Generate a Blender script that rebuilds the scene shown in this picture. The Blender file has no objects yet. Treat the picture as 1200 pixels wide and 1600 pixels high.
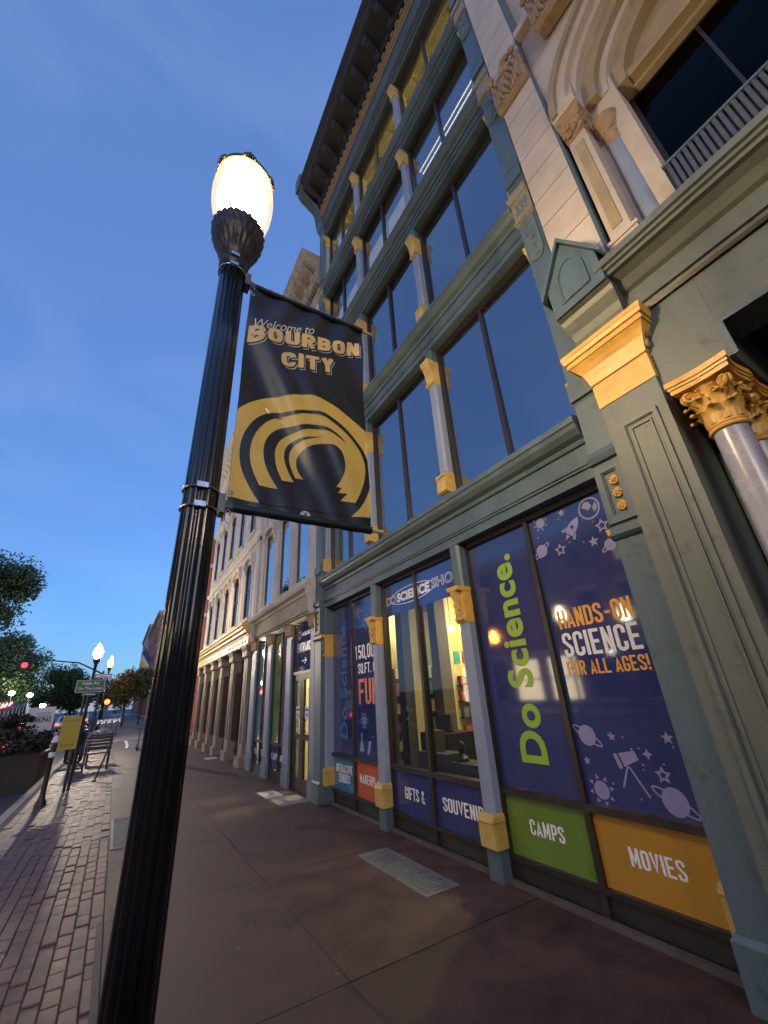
import bpy, bmesh, math, random
from mathutils import Vector, Matrix
random.seed(7)
R = math.radians
SC = bpy.context.scene
COL = SC.collection

# ------------------------------------------------------------------ camera, sky, sun, exposure
cam_d = bpy.data.cameras.new('camera')
cam = bpy.data.objects.new('camera', cam_d)
COL.objects.link(cam)
SC.camera = cam
_m = Matrix(((0.857388, -0.164499, -0.487674, 0), (-0.511528, -0.376916, -0.772187, 0),
             (-0.056788, 0.911523, -0.407309, 0), (0, 0, 0, 1)))
_m.translation = (0, 0, 1.6)
cam.matrix_world = _m
cam_d.sensor_fit = 'VERTICAL'
cam_d.sensor_height = 36
cam_d.lens = 36 * 631 / 1600
cam_d.clip_start = 0.05
cam_d.clip_end = 3000

SUN_EL, SUN_AZ = 6.0, 216.0          # azimuth measured clockwise from +Y; low dusk glow, behind and left
world = bpy.data.worlds.new('World')
SC.world = world
world.use_nodes = True
nt = world.node_tree
bg = nt.nodes['Background']
sky = nt.nodes.new('ShaderNodeTexSky')
sky.sky_type = 'NISHITA'
sky.sun_disc = False
sky.sun_elevation = R(4)
sky.sun_rotation = R(SUN_AZ)
sky.ozone_density = 4.6
sky.dust_density = 0.3
glow = nt.nodes.new('ShaderNodeMix'); glow.data_type = 'RGBA'; glow.blend_type = 'ADD'
glow.inputs[0].default_value = 1
glow.inputs[7].default_value = (0.40, 0.69, 1.64, 1)      # even twilight blue the model lacks at low sun
tc = nt.nodes.new('ShaderNodeTexCoord')
mp = nt.nodes.new('ShaderNodeMapping'); mp.inputs[3].default_value = (1.6, 2.6, 3.4)
cl = nt.nodes.new('ShaderNodeTexNoise'); cl.inputs['Scale'].default_value = 1.5; cl.inputs['Detail'].default_value = 7
cl.inputs['Distortion'].default_value = 0.6
cr = nt.nodes.new('ShaderNodeMapRange')
cr.inputs[1].default_value = 0.48; cr.inputs[2].default_value = 0.85; cr.inputs[3].default_value = 0; cr.inputs[4].default_value = 0.14
cm = nt.nodes.new('ShaderNodeMix'); cm.data_type = 'RGBA'
cm.inputs[7].default_value = (2.2, 2.9, 4.4, 1)
L = nt.links.new
L(tc.outputs['Generated'], mp.inputs[0]); L(mp.outputs[0], cl.inputs['Vector']); L(cl.outputs[0], cr.inputs[0])
L(sky.outputs[0], glow.inputs[6]); L(glow.outputs[2], cm.inputs[6]); L(cr.outputs[0], cm.inputs[0])
L(cm.outputs[2], bg.inputs[0])
bg.inputs[1].default_value = 0.084

sun_d = bpy.data.lights.new('sun', 'SUN')
sun_d.energy = 0.44
sun_d.angle = R(40)
sun_d.color = (1.0, 0.80, 0.62)
sun = bpy.data.objects.new('sun', sun_d)
COL.objects.link(sun)
_d = Vector((math.sin(R(SUN_AZ)) * math.cos(R(SUN_EL)), math.cos(R(SUN_AZ)) * math.cos(R(SUN_EL)), math.sin(R(SUN_EL))))
sun.rotation_euler = (-_d).to_track_quat('-Z', 'Y').to_euler()

SC.view_settings.view_transform = 'Standard'
SC.view_settings.look = 'None'
SC.view_settings.exposure = 1.585
SC.view_settings.gamma = 1
SC.render.engine = 'CYCLES'
SC.cycles.use_denoising = True
SC.cycles.max_bounces = 7
SC.cycles.diffuse_bounces = 3
SC.cycles.glossy_bounces = 3
SC.cycles.transparent_max_bounces = 10
SC.cycles.sample_clamp_indirect = 6

# ------------------------------------------------------------------ helpers
class MB:
    def __init__(s): s.v = []; s.f = []
    def add(s, vs, fs):
        n = len(s.v); s.v += [tuple(p) for p in vs]; s.f += [tuple(i + n for i in q) for q in fs]; return s
    def box(s, x0, x1, y0, y1, z0, z1):
        return s.add([(x0,y0,z0),(x1,y0,z0),(x1,y1,z0),(x0,y1,z0),(x0,y0,z1),(x1,y0,z1),(x1,y1,z1),(x0,y1,z1)],
                     [(0,3,2,1),(4,5,6,7),(0,1,5,4),(1,2,6,5),(2,3,7,6),(3,0,4,7)])
    def loft(s, rings, cap=True):
        n = len(rings[0]); vs = [p for r in rings for p in r]; fs = []
        for k in range(len(rings) - 1):
            for i in range(n):
                j = (i + 1) % n
                fs.append((k*n+i, k*n+j, (k+1)*n+j, (k+1)*n+i))
        if cap:
            fs.append(tuple(range(n))[::-1]); fs.append(tuple((len(rings)-1)*n + i for i in range(n)))
        return s.add(vs, fs)
    def rects(s, levels):                       # levels: (z, x0, x1, y0, y1)
        return s.loft([[(x0,y0,z),(x1,y0,z),(x1,y1,z),(x0,y1,z)] for (z,x0,x1,y0,y1) in levels])
    def prof_y(s, pts, y0, y1):                 # closed (x,z) profile swept along Y
        return s.loft([[(x, y0, z) for x, z in pts], [(x, y1, z) for x, z in pts]])
    def prof_z(s, pts, z0, z1):
        return s.loft([[(x, y, z0) for x, y in pts], [(x, y, z1) for x, y in pts]])
    def prof_x(s, pts, x0, x1):                 # closed (y,z) profile swept along X
        return s.loft([[(x0, y, z) for y, z in pts], [(x1, y, z) for y, z in pts]])
    def tube(s, pts, r, n=8, closed=False):
        pts = [Vector(p) for p in pts]; rings = []
        rs = r if isinstance(r, (list, tuple)) else [r] * len(pts)
        up = Vector((0.13, 0.27, 1)).normalized()
        m = len(pts)
        for i, p in enumerate(pts):
            a = pts[(i - 1) % m] if closed or i else p
            b = pts[(i + 1) % m] if closed or i < m - 1 else p
            t = (b - a).normalized()
            u = t.cross(up)
            if u.length < 1e-3: u = t.cross(Vector((1, 0, 0)))
            u.normalize(); w = u.cross(t)
            rings.append([tuple(p + rs[i] * (u * math.cos(2*math.pi*k/n) + w * math.sin(2*math.pi*k/n))) for k in range(n)])
        if closed: rings.append(rings[0]); return s.loft(rings, False)
        return s.loft(rings)
    def lathe(s, c, prof, n=24, fn=None):       # prof: (r, z) ; fn(r, z, angle) -> r
        rings = []
        for r, z in prof:
            ring = []
            for k in range(n):
                a = 2*math.pi*k/n
                q = fn(r, z, a) if fn else r
                ring.append((c[0] + q*math.cos(a), c[1] + q*math.sin(a), c[2] + z))
            rings.append(ring)
        return s.loft(rings)
    def ball(s, c, rx, ry=None, rz=None, n=10, m=6):
        ry = ry or rx; rz = rz or rx
        return s.loft([[(c[0]+rx*math.sin(R(180*k/m) or 1e-3)*math.cos(2*math.pi*i/n) , c[1]+ry*math.sin(R(180*k/m))*math.sin(2*math.pi*i/n), c[2]-rz*math.cos(R(180*k/m))) for i in range(n)]
                       for k in [0.12] + list(range(1, m)) + [m - 0.12]])

ORG = {}
def _root(o):
    while o.parent: o = o.parent
    return o
def tag(o, label=None, cat=None, group=None, kind=None):
    if label: o['label'] = label
    if cat: o['category'] = cat
    if group: o['group'] = group
    if kind: o['kind'] = kind
    return o
def thing(name, label, cat, loc=(0, 0, 0), group=None):
    o = bpy.data.objects.new(name, None); COL.objects.link(o); o.location = loc
    o.empty_display_size = 0.1
    ORG[o.name] = Vector(loc)
    return tag(o, label, cat, group)
def build(mb, name, mat, parent=None, smooth=False, auto=True):
    org = ORG.get(_root(parent).name, Vector((0, 0, 0))) if parent else Vector((0, 0, 0))
    me = bpy.data.meshes.new(name)
    me.from_pydata([(x-org[0], y-org[1], z-org[2]) for x, y, z in mb.v], [], mb.f)
    bm = bmesh.new(); bm.from_mesh(me)
    bmesh.ops.recalc_face_normals(bm, faces=bm.faces[:])
    bm.to_mesh(me); bm.free()
    if smooth:
        me.polygons.foreach_set('use_smooth', [True] * len(me.polygons))
        if auto: me.set_sharp_from_angle(angle=R(40))
    me.materials.append(mat)
    o = bpy.data.objects.new(name, me); COL.objects.link(o)
    if parent: o.parent = parent
    return o
def P(name, mat, parent, *boxes):               # a part made of one or more boxes
    mb = MB()
    for b in boxes: mb.box(*b)
    return build(mb, name, mat, parent)
def single(mb, name, mat, label, cat, group=None, smooth=False):
    return tag(build(mb, name, mat, None, smooth), label, cat, group)
def struct(mb, name, mat, parent=None):
    o = build(mb, name, mat, parent)
    if not parent: o['kind'] = 'structure'
    return o
def dup(o, off=(0, 0, 0), parent=None):         # a copy of a part (or thing) with everything under it
    c = o.copy(); COL.objects.link(c)
    c.parent = parent if parent is not None else o.parent
    c.location = Vector(o.location) + Vector(off)
    ORG[c.name] = ORG.get(o.name, Vector((0, 0, 0))) + Vector(off)
    for k in o.children:
        dup(k, (0, 0, 0), c)
    return c

# ------------------------------------------------------------------ materials
MATS = {}
def pm(name, col, rough=0.6, var=0.25, scale=6.0, bump=0.15, bscale=60.0, metal=0.0, spec=0.5, coat=0.0, dirt=0.0, streak=False):
    if name in MATS: return MATS[name]
    m = bpy.data.materials.new(name); m.use_nodes = True
    t = m.node_tree; b = t.nodes['Principled BSDF']
    b.inputs['Metallic'].default_value = metal
    b.inputs['Specular IOR Level'].default_value = spec
    b.inputs['Coat Weight'].default_value = coat
    b.inputs['Coat Roughness'].default_value = 0.05
    co = t.nodes.new('ShaderNodeTexCoord')
    mpn = t.nodes.new('ShaderNodeMapping')
    if streak: mpn.inputs[3].default_value = (1, 1, 0.15)
    n1 = t.nodes.new('ShaderNodeTexNoise'); n1.inputs['Scale'].default_value = scale; n1.inputs['Detail'].default_value = 6
    n1.inputs['Roughness'].default_value = 0.65
    t.links.new(co.outputs['Object'], mpn.inputs[0]); t.links.new(mpn.outputs[0], n1.inputs['Vector'])
    mr = t.nodes.new('ShaderNodeMapRange'); mr.inputs[1].default_value = 0.3; mr.inputs[2].default_value = 0.7
    mr.inputs[3].default_value = 1 - var; mr.inputs[4].default_value = 1 + var
    t.links.new(n1.outputs[0], mr.inputs[0])
    mx = t.nodes.new('ShaderNodeMix'); mx.data_type = 'RGBA'; mx.blend_type = 'MULTIPLY'; mx.inputs[0].default_value = 1
    mx.inputs[6].default_value = (*col, 1)
    t.links.new(mr.outputs[0], mx.inputs[7])
    out = mx.outputs[2]
    if dirt:
        n2 = t.nodes.new('ShaderNodeTexNoise'); n2.inputs['Scale'].default_value = scale * 3.1; n2.inputs['Detail'].default_value = 9
        n2.inputs['Roughness'].default_value = 0.75
        t.links.new(co.outputs['Object'], n2.inputs['Vector'])
        r2 = t.nodes.new('ShaderNodeMapRange'); r2.inputs[1].default_value = 0.56; r2.inputs[2].default_value = 0.72
        r2.inputs[3].default_value = 0; r2.inputs[4].default_value = dirt
        t.links.new(n2.outputs[0], r2.inputs[0])
        m2 = t.nodes.new('ShaderNodeMix'); m2.data_type = 'RGBA'
        m2.inputs[7].default_value = (col[0]*0.25 + .012, col[1]*0.23 + .009, col[2]*0.2 + .006, 1)
        t.links.new(out, m2.inputs[6]); t.links.new(r2.outputs[0], m2.inputs[0]); out = m2.outputs[2]
    t.links.new(out, b.inputs['Base Color'])
    rr = t.nodes.new('ShaderNodeMapRange'); rr.inputs[1].default_value = 0.3; rr.inputs[2].default_value = 0.7
    rr.inputs[3].default_value = max(0.02, rough * 0.85); rr.inputs[4].default_value = min(1, rough * 1.15)
    t.links.new(n1.outputs[0], rr.inputs[0]); t.links.new(rr.outputs[0], b.inputs['Roughness'])
    if bump:
        nb = t.nodes.new('ShaderNodeTexNoise'); nb.inputs['Scale'].default_value = bscale; nb.inputs['Detail'].default_value = 4
        t.links.new(co.outputs['Object'], nb.inputs['Vector'])
        bp = t.nodes.new('ShaderNodeBump'); bp.inputs['Strength'].default_value = bump; bp.inputs['Distance'].default_value = 0.01
        t.links.new(nb.outputs[0], bp.inputs['Height']); t.links.new(bp.outputs[0], b.inputs['Normal'])
    MATS[name] = m
    return m
def em(name, col, strength):
    if name in MATS: return MATS[name]
    m = bpy.data.materials.new(name); m.use_nodes = True
    t = m.node_tree; t.nodes.remove(t.nodes['Principled BSDF'])
    e = t.nodes.new('ShaderNodeEmission'); e.inputs[0].default_value = (*col, 1); e.inputs[1].default_value = strength
    t.links.new(e.outputs[0], t.nodes['Material Output'].inputs[0])
    MATS[name] = m
    return m
def glass(name, refl=0.1, tint=(0.8, 0.85, 0.9), rough=0.0):
    m = bpy.data.materials.new(name); m.use_nodes = True
    t = m.node_tree; t.nodes.remove(t.nodes['Principled BSDF'])
    tr = t.nodes.new('ShaderNodeBsdfTransparent'); tr.inputs[0].default_value = (*tint, 1)
    gl = t.nodes.new('ShaderNodeBsdfGlossy'); gl.inputs['Roughness'].default_value = rough
    lw = t.nodes.new('ShaderNodeLayerWeight'); lw.inputs[0].default_value = 0.5
    fr = t.nodes.new('ShaderNodeMath'); fr.operation = 'POWER'; fr.inputs[1].default_value = 5; t.links.new(lw.outputs['Facing'], fr.inputs[0])
    mr = t.nodes.new('ShaderNodeMapRange'); mr.inputs[1].default_value = 0; mr.inputs[2].default_value = 1
    mr.inputs[3].default_value = refl; mr.inputs[4].default_value = 1
    co = t.nodes.new('ShaderNodeTexCoord')
    nb = t.nodes.new('ShaderNodeTexNoise'); nb.inputs['Scale'].default_value = 1.7
    bp = t.nodes.new('ShaderNodeBump'); bp.inputs['Strength'].default_value = 0.04; bp.inputs['Distance'].default_value = 0.02
    t.links.new(co.outputs['Object'], nb.inputs['Vector']); t.links.new(nb.outputs[0], bp.inputs['Height']); t.links.new(bp.outputs[0], gl.inputs['Normal'])
    mx = t.nodes.new('ShaderNodeMixShader')
    t.links.new(fr.outputs[0], mr.inputs[0]); t.links.new(mr.outputs[0], mx.inputs[0])
    t.links.new(tr.outputs[0], mx.inputs[1]); t.links.new(gl.outputs[0], mx.inputs[2])
    t.links.new(mx.outputs[0], t.nodes['Material Output'].inputs[0])
    return m

TEAL = pm('teal_grey_paint', (0.074, 0.112, 0.134), 0.45, 0.28, 2.2, 0.2, 60, dirt=0.8, streak=True)
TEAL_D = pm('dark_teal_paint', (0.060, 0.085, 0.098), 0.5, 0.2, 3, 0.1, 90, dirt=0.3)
PERI = pm('periwinkle_paint', (0.205, 0.245, 0.345), 0.5, 0.12, 3, 0.1, 80, dirt=0.25)
GOLD = pm('ochre_gold_paint', (0.64, 0.36, 0.07), 0.42, 0.2, 5, 0.2, 50, dirt=0.55)
GOLD_P = pm('pale_gold_paint', (0.47, 0.32, 0.085), 0.5, 0.25, 5, 0.2, 60, dirt=0.6)
BRONZE = pm('dark_bronze_frame', (0.022, 0.017, 0.014), 0.38, 0.25, 9, 0.03, 120)
DARKWOOD = pm('dark_kickplate', (0.012, 0.012, 0.014), 0.6, 0.3, 6, 0.1, 60, dirt=0.3)
GLASS_R = glass('reflective_window_glass', 0.40, (0.5, 0.55, 0.6))
GLASS = glass('clear_window_glass', 0.07)
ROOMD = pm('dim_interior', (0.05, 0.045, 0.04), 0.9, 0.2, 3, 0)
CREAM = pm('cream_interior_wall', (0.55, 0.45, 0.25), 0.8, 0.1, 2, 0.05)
BLACKM = pm('black_gloss_post_paint', (0.006, 0.0065, 0.007), 0.2, 0.2, 14, 0.06, 40, coat=0.4)
STEEL = pm('stainless_band', (0.6, 0.6, 0.62), 0.28, 0.1, 20, 0.05, 80, metal=1)

# ------------------------------------------------------------------ lettering
def stroke_poly(pts, t, closed=False):          # mitred strip, returns verts, quads
    n = len(pts); Lf = []; Rt = []
    for i in range(n):
        p = Vector(pts[i])
        a = Vector(pts[(i-1) % n]) if (closed or i > 0) else None
        b = Vector(pts[(i+1) % n]) if (closed or i < n-1) else None
        d1 = (p - a).normalized() if a is not None else None
        d2 = (b - p).normalized() if b is not None else None
        if d1 is None: d1 = d2
        if d2 is None: d2 = d1
        n1 = Vector((-d1.y, d1.x)); n2 = Vector((-d2.y, d2.x))
        mm = (n1 + n2)
        if mm.length < 1e-4: mm = n1
        mm.normalize()
        k = 1 / max(0.42, mm.dot(n1))
        Lf.append(p + mm * k * t / 2); Rt.append(p - mm * k * t / 2)
    vs = [tuple(q) for q in Lf] + [tuple(q) for q in Rt]
    fs = [(i, (i+1) % n, n + (i+1) % n, n + i) for i in range(n if closed else n-1)]
    return vs, fs
def glyph(ch, w, t, k):
    a = t / 2; l = a; r = w - a; b = a; T = 1 - a; m = 0.5; c = w / 2
    k = min(k, (r - l) / 2 - .001)
    O = [(l, b+k), (l, T-k), (l+k*.3, T-k*.3), (l+k, T), (r-k, T), (r-k*.3, T-k*.3), (r, T-k), (r, b+k), (r-k*.3, b+k*.3), (r-k, b), (l+k, b), (l+k*.3, b+k*.3)]
    Cc = [(r, .66), (r, T-k), (r-k*.3, T-k*.3), (r-k, T), (l+k, T), (l+k*.3, T-k*.3), (l, T-k), (l, b+k), (l+k*.3, b+k*.3), (l+k, b), (r-k, b), (r-k*.3, b+k*.3), (r, b+k), (r, .34)]
    bowl = lambda z0, z1: [(l, z1), (r-k, z1), (r-k*.3, z1-k*.3), (r, z1-k), (r, z0+k), (r-k*.3, z0+k*.3), (r-k, z0), (l, z0)]
    G = {'O': [(O, 1)], 'Q': [(O, 1), ([(c, .22), (r+.02, -.03)], 0)], 'D': [([(l, 0), (l, 1)], 0), (bowl(b, T), 0)],
      'C': [(Cc, 0)], 'G': [(Cc[:-1] + [(r, .5 - a), (c, .5 - a)], 0)],
      'H': [([(l, 0), (l, 1)], 0), ([(r, 0), (r, 1)], 0), ([(l, m), (r, m)], 0)],
      'I': [([(a, 0), (a, 1)], 0)], 'L': [([(l, 1), (l, b), (w, b)], 0)], 'T': [([(0, T), (w, T)], 0), ([(c, 0), (c, T)], 0)],
      'E': [([(w*.95, T), (l, T), (l, b), (w*.95, b)], 0), ([(l, m), (w*.85, m)], 0)],
      'F': [([(l, 0), (l, T), (w*.95, T)], 0), ([(l, m), (w*.82, m)], 0)],
      'A': [([(l*.7, 0), (c, .85), (w-l*.7, 0)], 0), ([(l+.04, .24), (r-.04, .24)], 0)],
      'V': [([(l*.7, 1), (c, .15), (w-l*.7, 1)], 0)], 'U': [([(l, 1), (l, b+k), (l+k*.3, b+k*.3), (l+k, b), (r-k, b), (r-k*.3, b+k*.3), (r, b+k), (r, 1)], 0)],
      'N': [([(l, 0), (l, 1)], 0), ([(r, 0), (r, 1)], 0), ([(l, .98), (r, .02)], 0)],
      'M': [([(l, 0), (l, 1)], 0), ([(r, 0), (r, 1)], 0), ([(l, .96), (c, .28), (r, .96)], 0)],
      'P': [([(l, 0), (l, 1)], 0), (bowl(.44, T), 0)], 'R': [([(l, 0), (l, 1)], 0), (bowl(.48, T), 0), ([(c, .48), (r, 0)], 0)],
      'B': [([(l, 0), (l, 1)], 0), (bowl(.5, T), 0), (bowl(b, .5), 0)], 'K': [([(l, 0), (l, 1)], 0), ([(l, .36), (r, 1)], 0), ([(c*.9, .56), (r, 0)], 0)],
      'S': [([(r, .7), (r, T-k), (r-k*.3, T-k*.3), (r-k, T), (l+k, T), (l+k*.3, T-k*.3), (l, T-k), (l, .66), (r, .36), (r, b+k), (r-k*.3, b+k*.3), (r-k, b), (l+k, b), (l+k*.3, b+k*.3), (l, b+k), (l, .3)], 0)],
      'X': [([(l, 0), (r, 1)], 0), ([(r, 0), (l, 1)], 0)], 'Y': [([(l, 1), (c, .45)], 0), ([(r, 1), (c, .45), (c, 0)], 0)],
      '0': [(O, 1)], '1': [([(c, 0), (c, 1)], 0), ([(l, .82), (c, .95)], 0)], '5': [([(r, T), (l, T), (l, .55), (r-k, .58), (r, .58-k), (r, b+k), (r-k, b), (l+k, b), (l, b+k), (l, .28)], 0)],
      ',': [([(a, .14), (a*.4, -.1)], 0)], '.': [([(a, 0), (a, t)], 0)], '-': [([(.04, .45), (w*.75, .45)], 0)], '!': [([(a, .3), (a, 1)], 0), ([(a, 0), (a, .17)], 0)],
      '&': [([(r+.05, 0), (l+.05, .72), (l+.08, T-.06), (c, T), (r-.04, T-.08), (r-.05, .72), (l, .36), (l, b+.1), (l+.1, b), (r-.1, b), (r+.02, .42)], 0)],
      ' ': []}
    adv = {'I': t, ',': t, '.': t, '!': t, ' ': w*.5, '-': w*.8, 'M': w*1.3, 'F': w*.95, 'L': w*.95, '&': w*1.1}.get(ch, w)
    g = G[ch]
    if ch == 'M':
        g = [([(x*1.3, z) for x, z in p], cl_) for p, cl_ in g]
    return g, adv
def stroke_text(word, w=0.40, t=0.135, gap=0.07, k=0.11):
    vs = []; fs = []; x = 0; lay = 0
    for ch in word:
        g, adv = glyph(ch, w, t, k)
        for pts, closed in g:
            v, f = stroke_poly(pts, t, bool(closed))
            o = len(vs)
            vs += [(px + x, pz, 0.0002 * (lay % 5)) for px, pz in v]; fs += [tuple(i + o for i in q) for q in f]
            lay += 1
        x += adv + gap
    return vs, fs
def font_text(word, offset=0.0, shear=0.0, space=1.0):
    cu = bpy.data.curves.new('t', 'FONT'); cu.body = word; cu.offset = offset; cu.shear = shear; cu.space_character = space
    cu.dimensions = '2D'; cu.fill_mode = 'FRONT'; cu.resolution_u = 4
    o = bpy.data.objects.new('t', cu); COL.objects.link(o)
    dg = bpy.context.evaluated_depsgraph_get()
    me = bpy.data.meshes.new_from_object(o.evaluated_get(dg))
    vs = [(v.co.x, v.co.y, 0) for v in me.vertices]; fs = [tuple(p.vertices) for p in me.polygons]
    bpy.data.objects.remove(o); bpy.data.curves.remove(cu); bpy.data.meshes.remove(me)
    return vs, fs
def fit(vs, u0, v0, w, h, slope=0.0):           # scale a flat text to a box
    xs = [p[0] for p in vs]; ys = [p[1] for p in vs]
    ax, ay = min(xs), min(ys); sx = w / (max(xs) - ax); sy = h / (max(ys) - ay)
    return [(u0 + (p[0]-ax)*sx, v0 + (p[1]-ay)*sy + slope*(p[0]-ax)*sx, p[2]) for p in vs]
def on_front(vs, fs, X):                        # u runs towards -Y, v up, facing -X
    mb = MB(); mb.add([(X - w, -u, v) for u, v, w in vs], fs); return mb
def letter(word, yl, z0, yr, h, mat, parent, X=3.302, name='lettering', font=None, **kw):
    vs, fs = stroke_text(word, **kw) if font is None else font_text(word, *font)
    vs = fit(vs, -yl, z0, yl - yr, h)
    return build(on_front(vs, fs, X), name, mat, parent)

# ------------------------------------------------------------------ ground, road, pavement
ASPH = pm('asphalt', (0.045, 0.045, 0.048), 0.75, 0.3, 1.2, 0.4, 120)
CONC = pm('grey_concrete', (0.20, 0.185, 0.175), 0.8, 0.25, 1.5, 0.25, 90, dirt=0.4)
SLABS = [pm('red_brown_pavement_%s' % n, c, 0.6, 0.6, sc_, 0.5, 160, dirt=0.85) for n, c, sc_ in (('a', (0.058, 0.027, 0.020), 2.1), ('b', (0.051, 0.025, 0.020), 1.4), ('c', (0.066, 0.031, 0.023), 2.8))]
BRICKP = [pm('paving_brick_%s' % n, c, 0.6, 0.25, 9, 0.35, 70, dirt=0.4) for n, c in
          (('red', (0.140, 0.076, 0.054)), ('brown', (0.122, 0.070, 0.053)), ('pink', (0.160, 0.090, 0.064)), ('dark', (0.105, 0.062, 0.050)))]
MORTAR = pm('sand_joint', (0.060, 0.042, 0.036), 0.9, 0.3, 8, 0.2)
struct(MB().box(-900, 900, -400, 1500, -1.2, -0.170), 'ground', pm('ground_earth', (0.06, 0.06, 0.055), 0.9, 0.3, 0.2, 0.1))
struct(MB().box(-14.5, -1.45, -60, 400, -0.3, -0.150), 'road', ASPH)
for y in range(-2, 100, 6):
    pass
line = pm('white_road_paint', (0.6, 0.6, 0.58), 0.6, 0.2, 5, 0.1, dirt=0.4)
struct(MB().box(-8.06, -7.94, -60, 40, -0.2, -0.146), 'lane_marking', line)
kerb = struct(MB().box(-1.45, -1.30, -8, 23.6, -0.3, -0.004), 'kerb', CONC)
far_pave = struct(MB().box(-1.45, 3.6, 29.5, 200, -0.3, -0.01), 'far_pavement', CONC)
struct(MB().box(-1.45, 30, 23.6, 29.5, -0.3, -0.03), 'side_street', pm('pale_asphalt', (0.10, 0.095, 0.095), 0.8, 0.2, 1.5, 0.3, 100))
struct(MB().box(-18.5, -14.5, -60, 200, -0.3, -0.02), 'opposite_pavement', CONC)

side = struct(MB().box(-1.30, 3.60, -6.5, 23.6, -0.35, -0.016), 'sidewalk', MORTAR)
yj = [-6.5, -4.6, -2.7, -0.75, 1.15, 3.09, 5.03, 6.68, 8.30, 10.2, 12.1, 14.0, 15.9, 17.8, 19.7, 21.6, 23.6]
for i in range(len(yj) - 1):
    for x0, x1 in ((0.20, 1.50), (1.50, 3.58)):
        dz = random.uniform(-0.002, 0.002)
        P('slab', random.choice(SLABS), side, (x0 + .002, x1 - .002, yj[i] + .0025, yj[i+1] - .0025, -0.1, dz))
# brick furnishing strip between the slabs and the kerb
bx, by = 0.100, 0.200
brick_me = {}
def brick_mesh(k):
    if k not in brick_me:
        mb = MB(); e = 0.006
        hx, hy = bx/2 - .0025, by/2 - .0025
        mb.rects([(-.05, -hx, hx, -hy, hy), (-e, -hx, hx, -hy, hy), (0, -hx+e, hx-e, -hy+e, hy-e)])
        me = bpy.data.meshes.new('brick'); me.from_pydata(mb.v, [], mb.f); me.materials.append(BRICKP[k]); brick_me[k] = me
    return brick_me[k]
rests = [MB() for _ in BRICKP]; cnt = 0
ncol = int(1.48 / bx)
for j in range(0, 110):
    y = 3.5 + j * by
    if y > 23.4: break
    raised = j in (8, 9, 17, 18, 22, 27, 34)
    for i in range(ncol):
        x = 0.15 - i * bx
        yy = y + (by/2 if i % 2 else 0)
        zz = random.gauss(-0.002, 0.0032) + (0.007 if raised and -0.75 < x < 0.13 and random.random() < .75 else 0)
        tilt = random.gauss(0, 0.018) + (0.02 if raised else 0)
        if cnt < 296 and y < 8.6:
            o = bpy.data.objects.new('brick', brick_mesh(random.choice((0, 0, 1, 1, 2, 3)))); COL.objects.link(o)
            o.parent = side; o.location = (x, yy, zz); o.rotation_euler = (tilt, random.gauss(0, .012), random.gauss(0, .01)); cnt += 1
        else:
            hx, hy = bx/2 - .0025, by/2 - .0025; q = tilt * hy
            rest = random.choice(rests); rest.box(x-hx, x+hx, yy-hy, yy+hy, -.05, zz)
            n = len(rest.v); 
            for kk in range(n-4, n):
                vx, vy, vz = rest.v[kk]; rest.v[kk] = (vx, vy, vz + (q if vy > yy else -q))
near = [MB() for _ in BRICKP]
for j in range(0, 52):
    for i in range(ncol):
        x = 0.15 - i * bx; yy = 3.5 - (j + 1) * by + (by/2 if i % 2 else 0)
        if yy < -5: continue
        mbq = random.choice(near); mbq.box(x-.0475, x+.0475, yy-.0975, yy+.0975, -.05, random.gauss(-0.002, .0035)); n = len(mbq.v); q = random.gauss(0, .0022)
        for kk in range(n-4, n):
            vx, vy, vz = mbq.v[kk]; mbq.v[kk] = (vx, vy, vz + (q if vy > yy else -q))
allb = MB(); midx = []
for grp in (near, rests):
    for q, mbq in enumerate(grp): allb.add(mbq.v, mbq.f); midx += [q] * len(mbq.f)
o = build(allb, 'brick_paving', BRICKP[0], side); o['kind'] = 'stuff'
for mt in BRICKP[1:]: o.data.materials.append(mt)
o.data.polygons.foreach_set('material_index', midx)
IRON = pm('grey_iron_plate', (0.15, 0.15, 0.15), 0.6, 0.35, 9, 0.4, 60, metal=0.15, dirt=0.6)
g = thing('vault_cover', 'long grey iron vault cover set in pavement before the gift shop window', 'cover', (2.68, 4.3, 0))
P('plate', IRON, g, (2.50, 2.87, 3.67, 4.93, -0.02, 0.006))
for k in range(24):
    P('tread_rib', IRON, g, (2.54, 2.83, 3.72 + k*.049, 3.738 + k*.049, 0.006, 0.0105))
PALE = pm('pale_stone_tile', (0.42, 0.41, 0.40), 0.6, 0.2, 8, 0.2, dirt=0.35)
g = thing('utility_cover', 'square pale stone cover in pavement before the entrance doors', 'cover', (2.7, 8.8, 0))
P('lid', PALE, g, (2.53, 2.85, 8.48, 9.12, -0.02, 0.007)); P('pull_slot', BRONZE, g, (2.66, 2.74, 8.75, 8.83, 0.006, 0.009))
single(MB().box(2.66, 3.0, 15.42, 16.0, -0.02, 0.008), 'pavement_tile', PALE, 'pale pavement tile before the gilded storefront pilasters', 'tile')
single(MB().box(2.55, 3.06, 7.72, 8.45, -0.02, 0.005), 'threshold_apron', CONC, 'worn grey concrete apron between doors and pavement cover', 'apron')
g = thing('tree_pit_grate', 'slotted iron tree grate flush with brick paving behind lamp post', 'grate', (0.33, 8.1, 0))
P('rim', IRON, g, (0.22, 0.25, 7.2, 8.95, -.02, .010), (0.47, 0.50, 7.2, 8.95, -.02, .010), (0.25, .47, 7.2, 7.23, -.02, .010), (.25, .47, 8.92, 8.95, -.02, .010))
for k in range(20):
    P('bar', IRON, g, (0.25, 0.47, 7.27 + k*.082, 7.305 + k*.082, -.02, .006))
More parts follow.
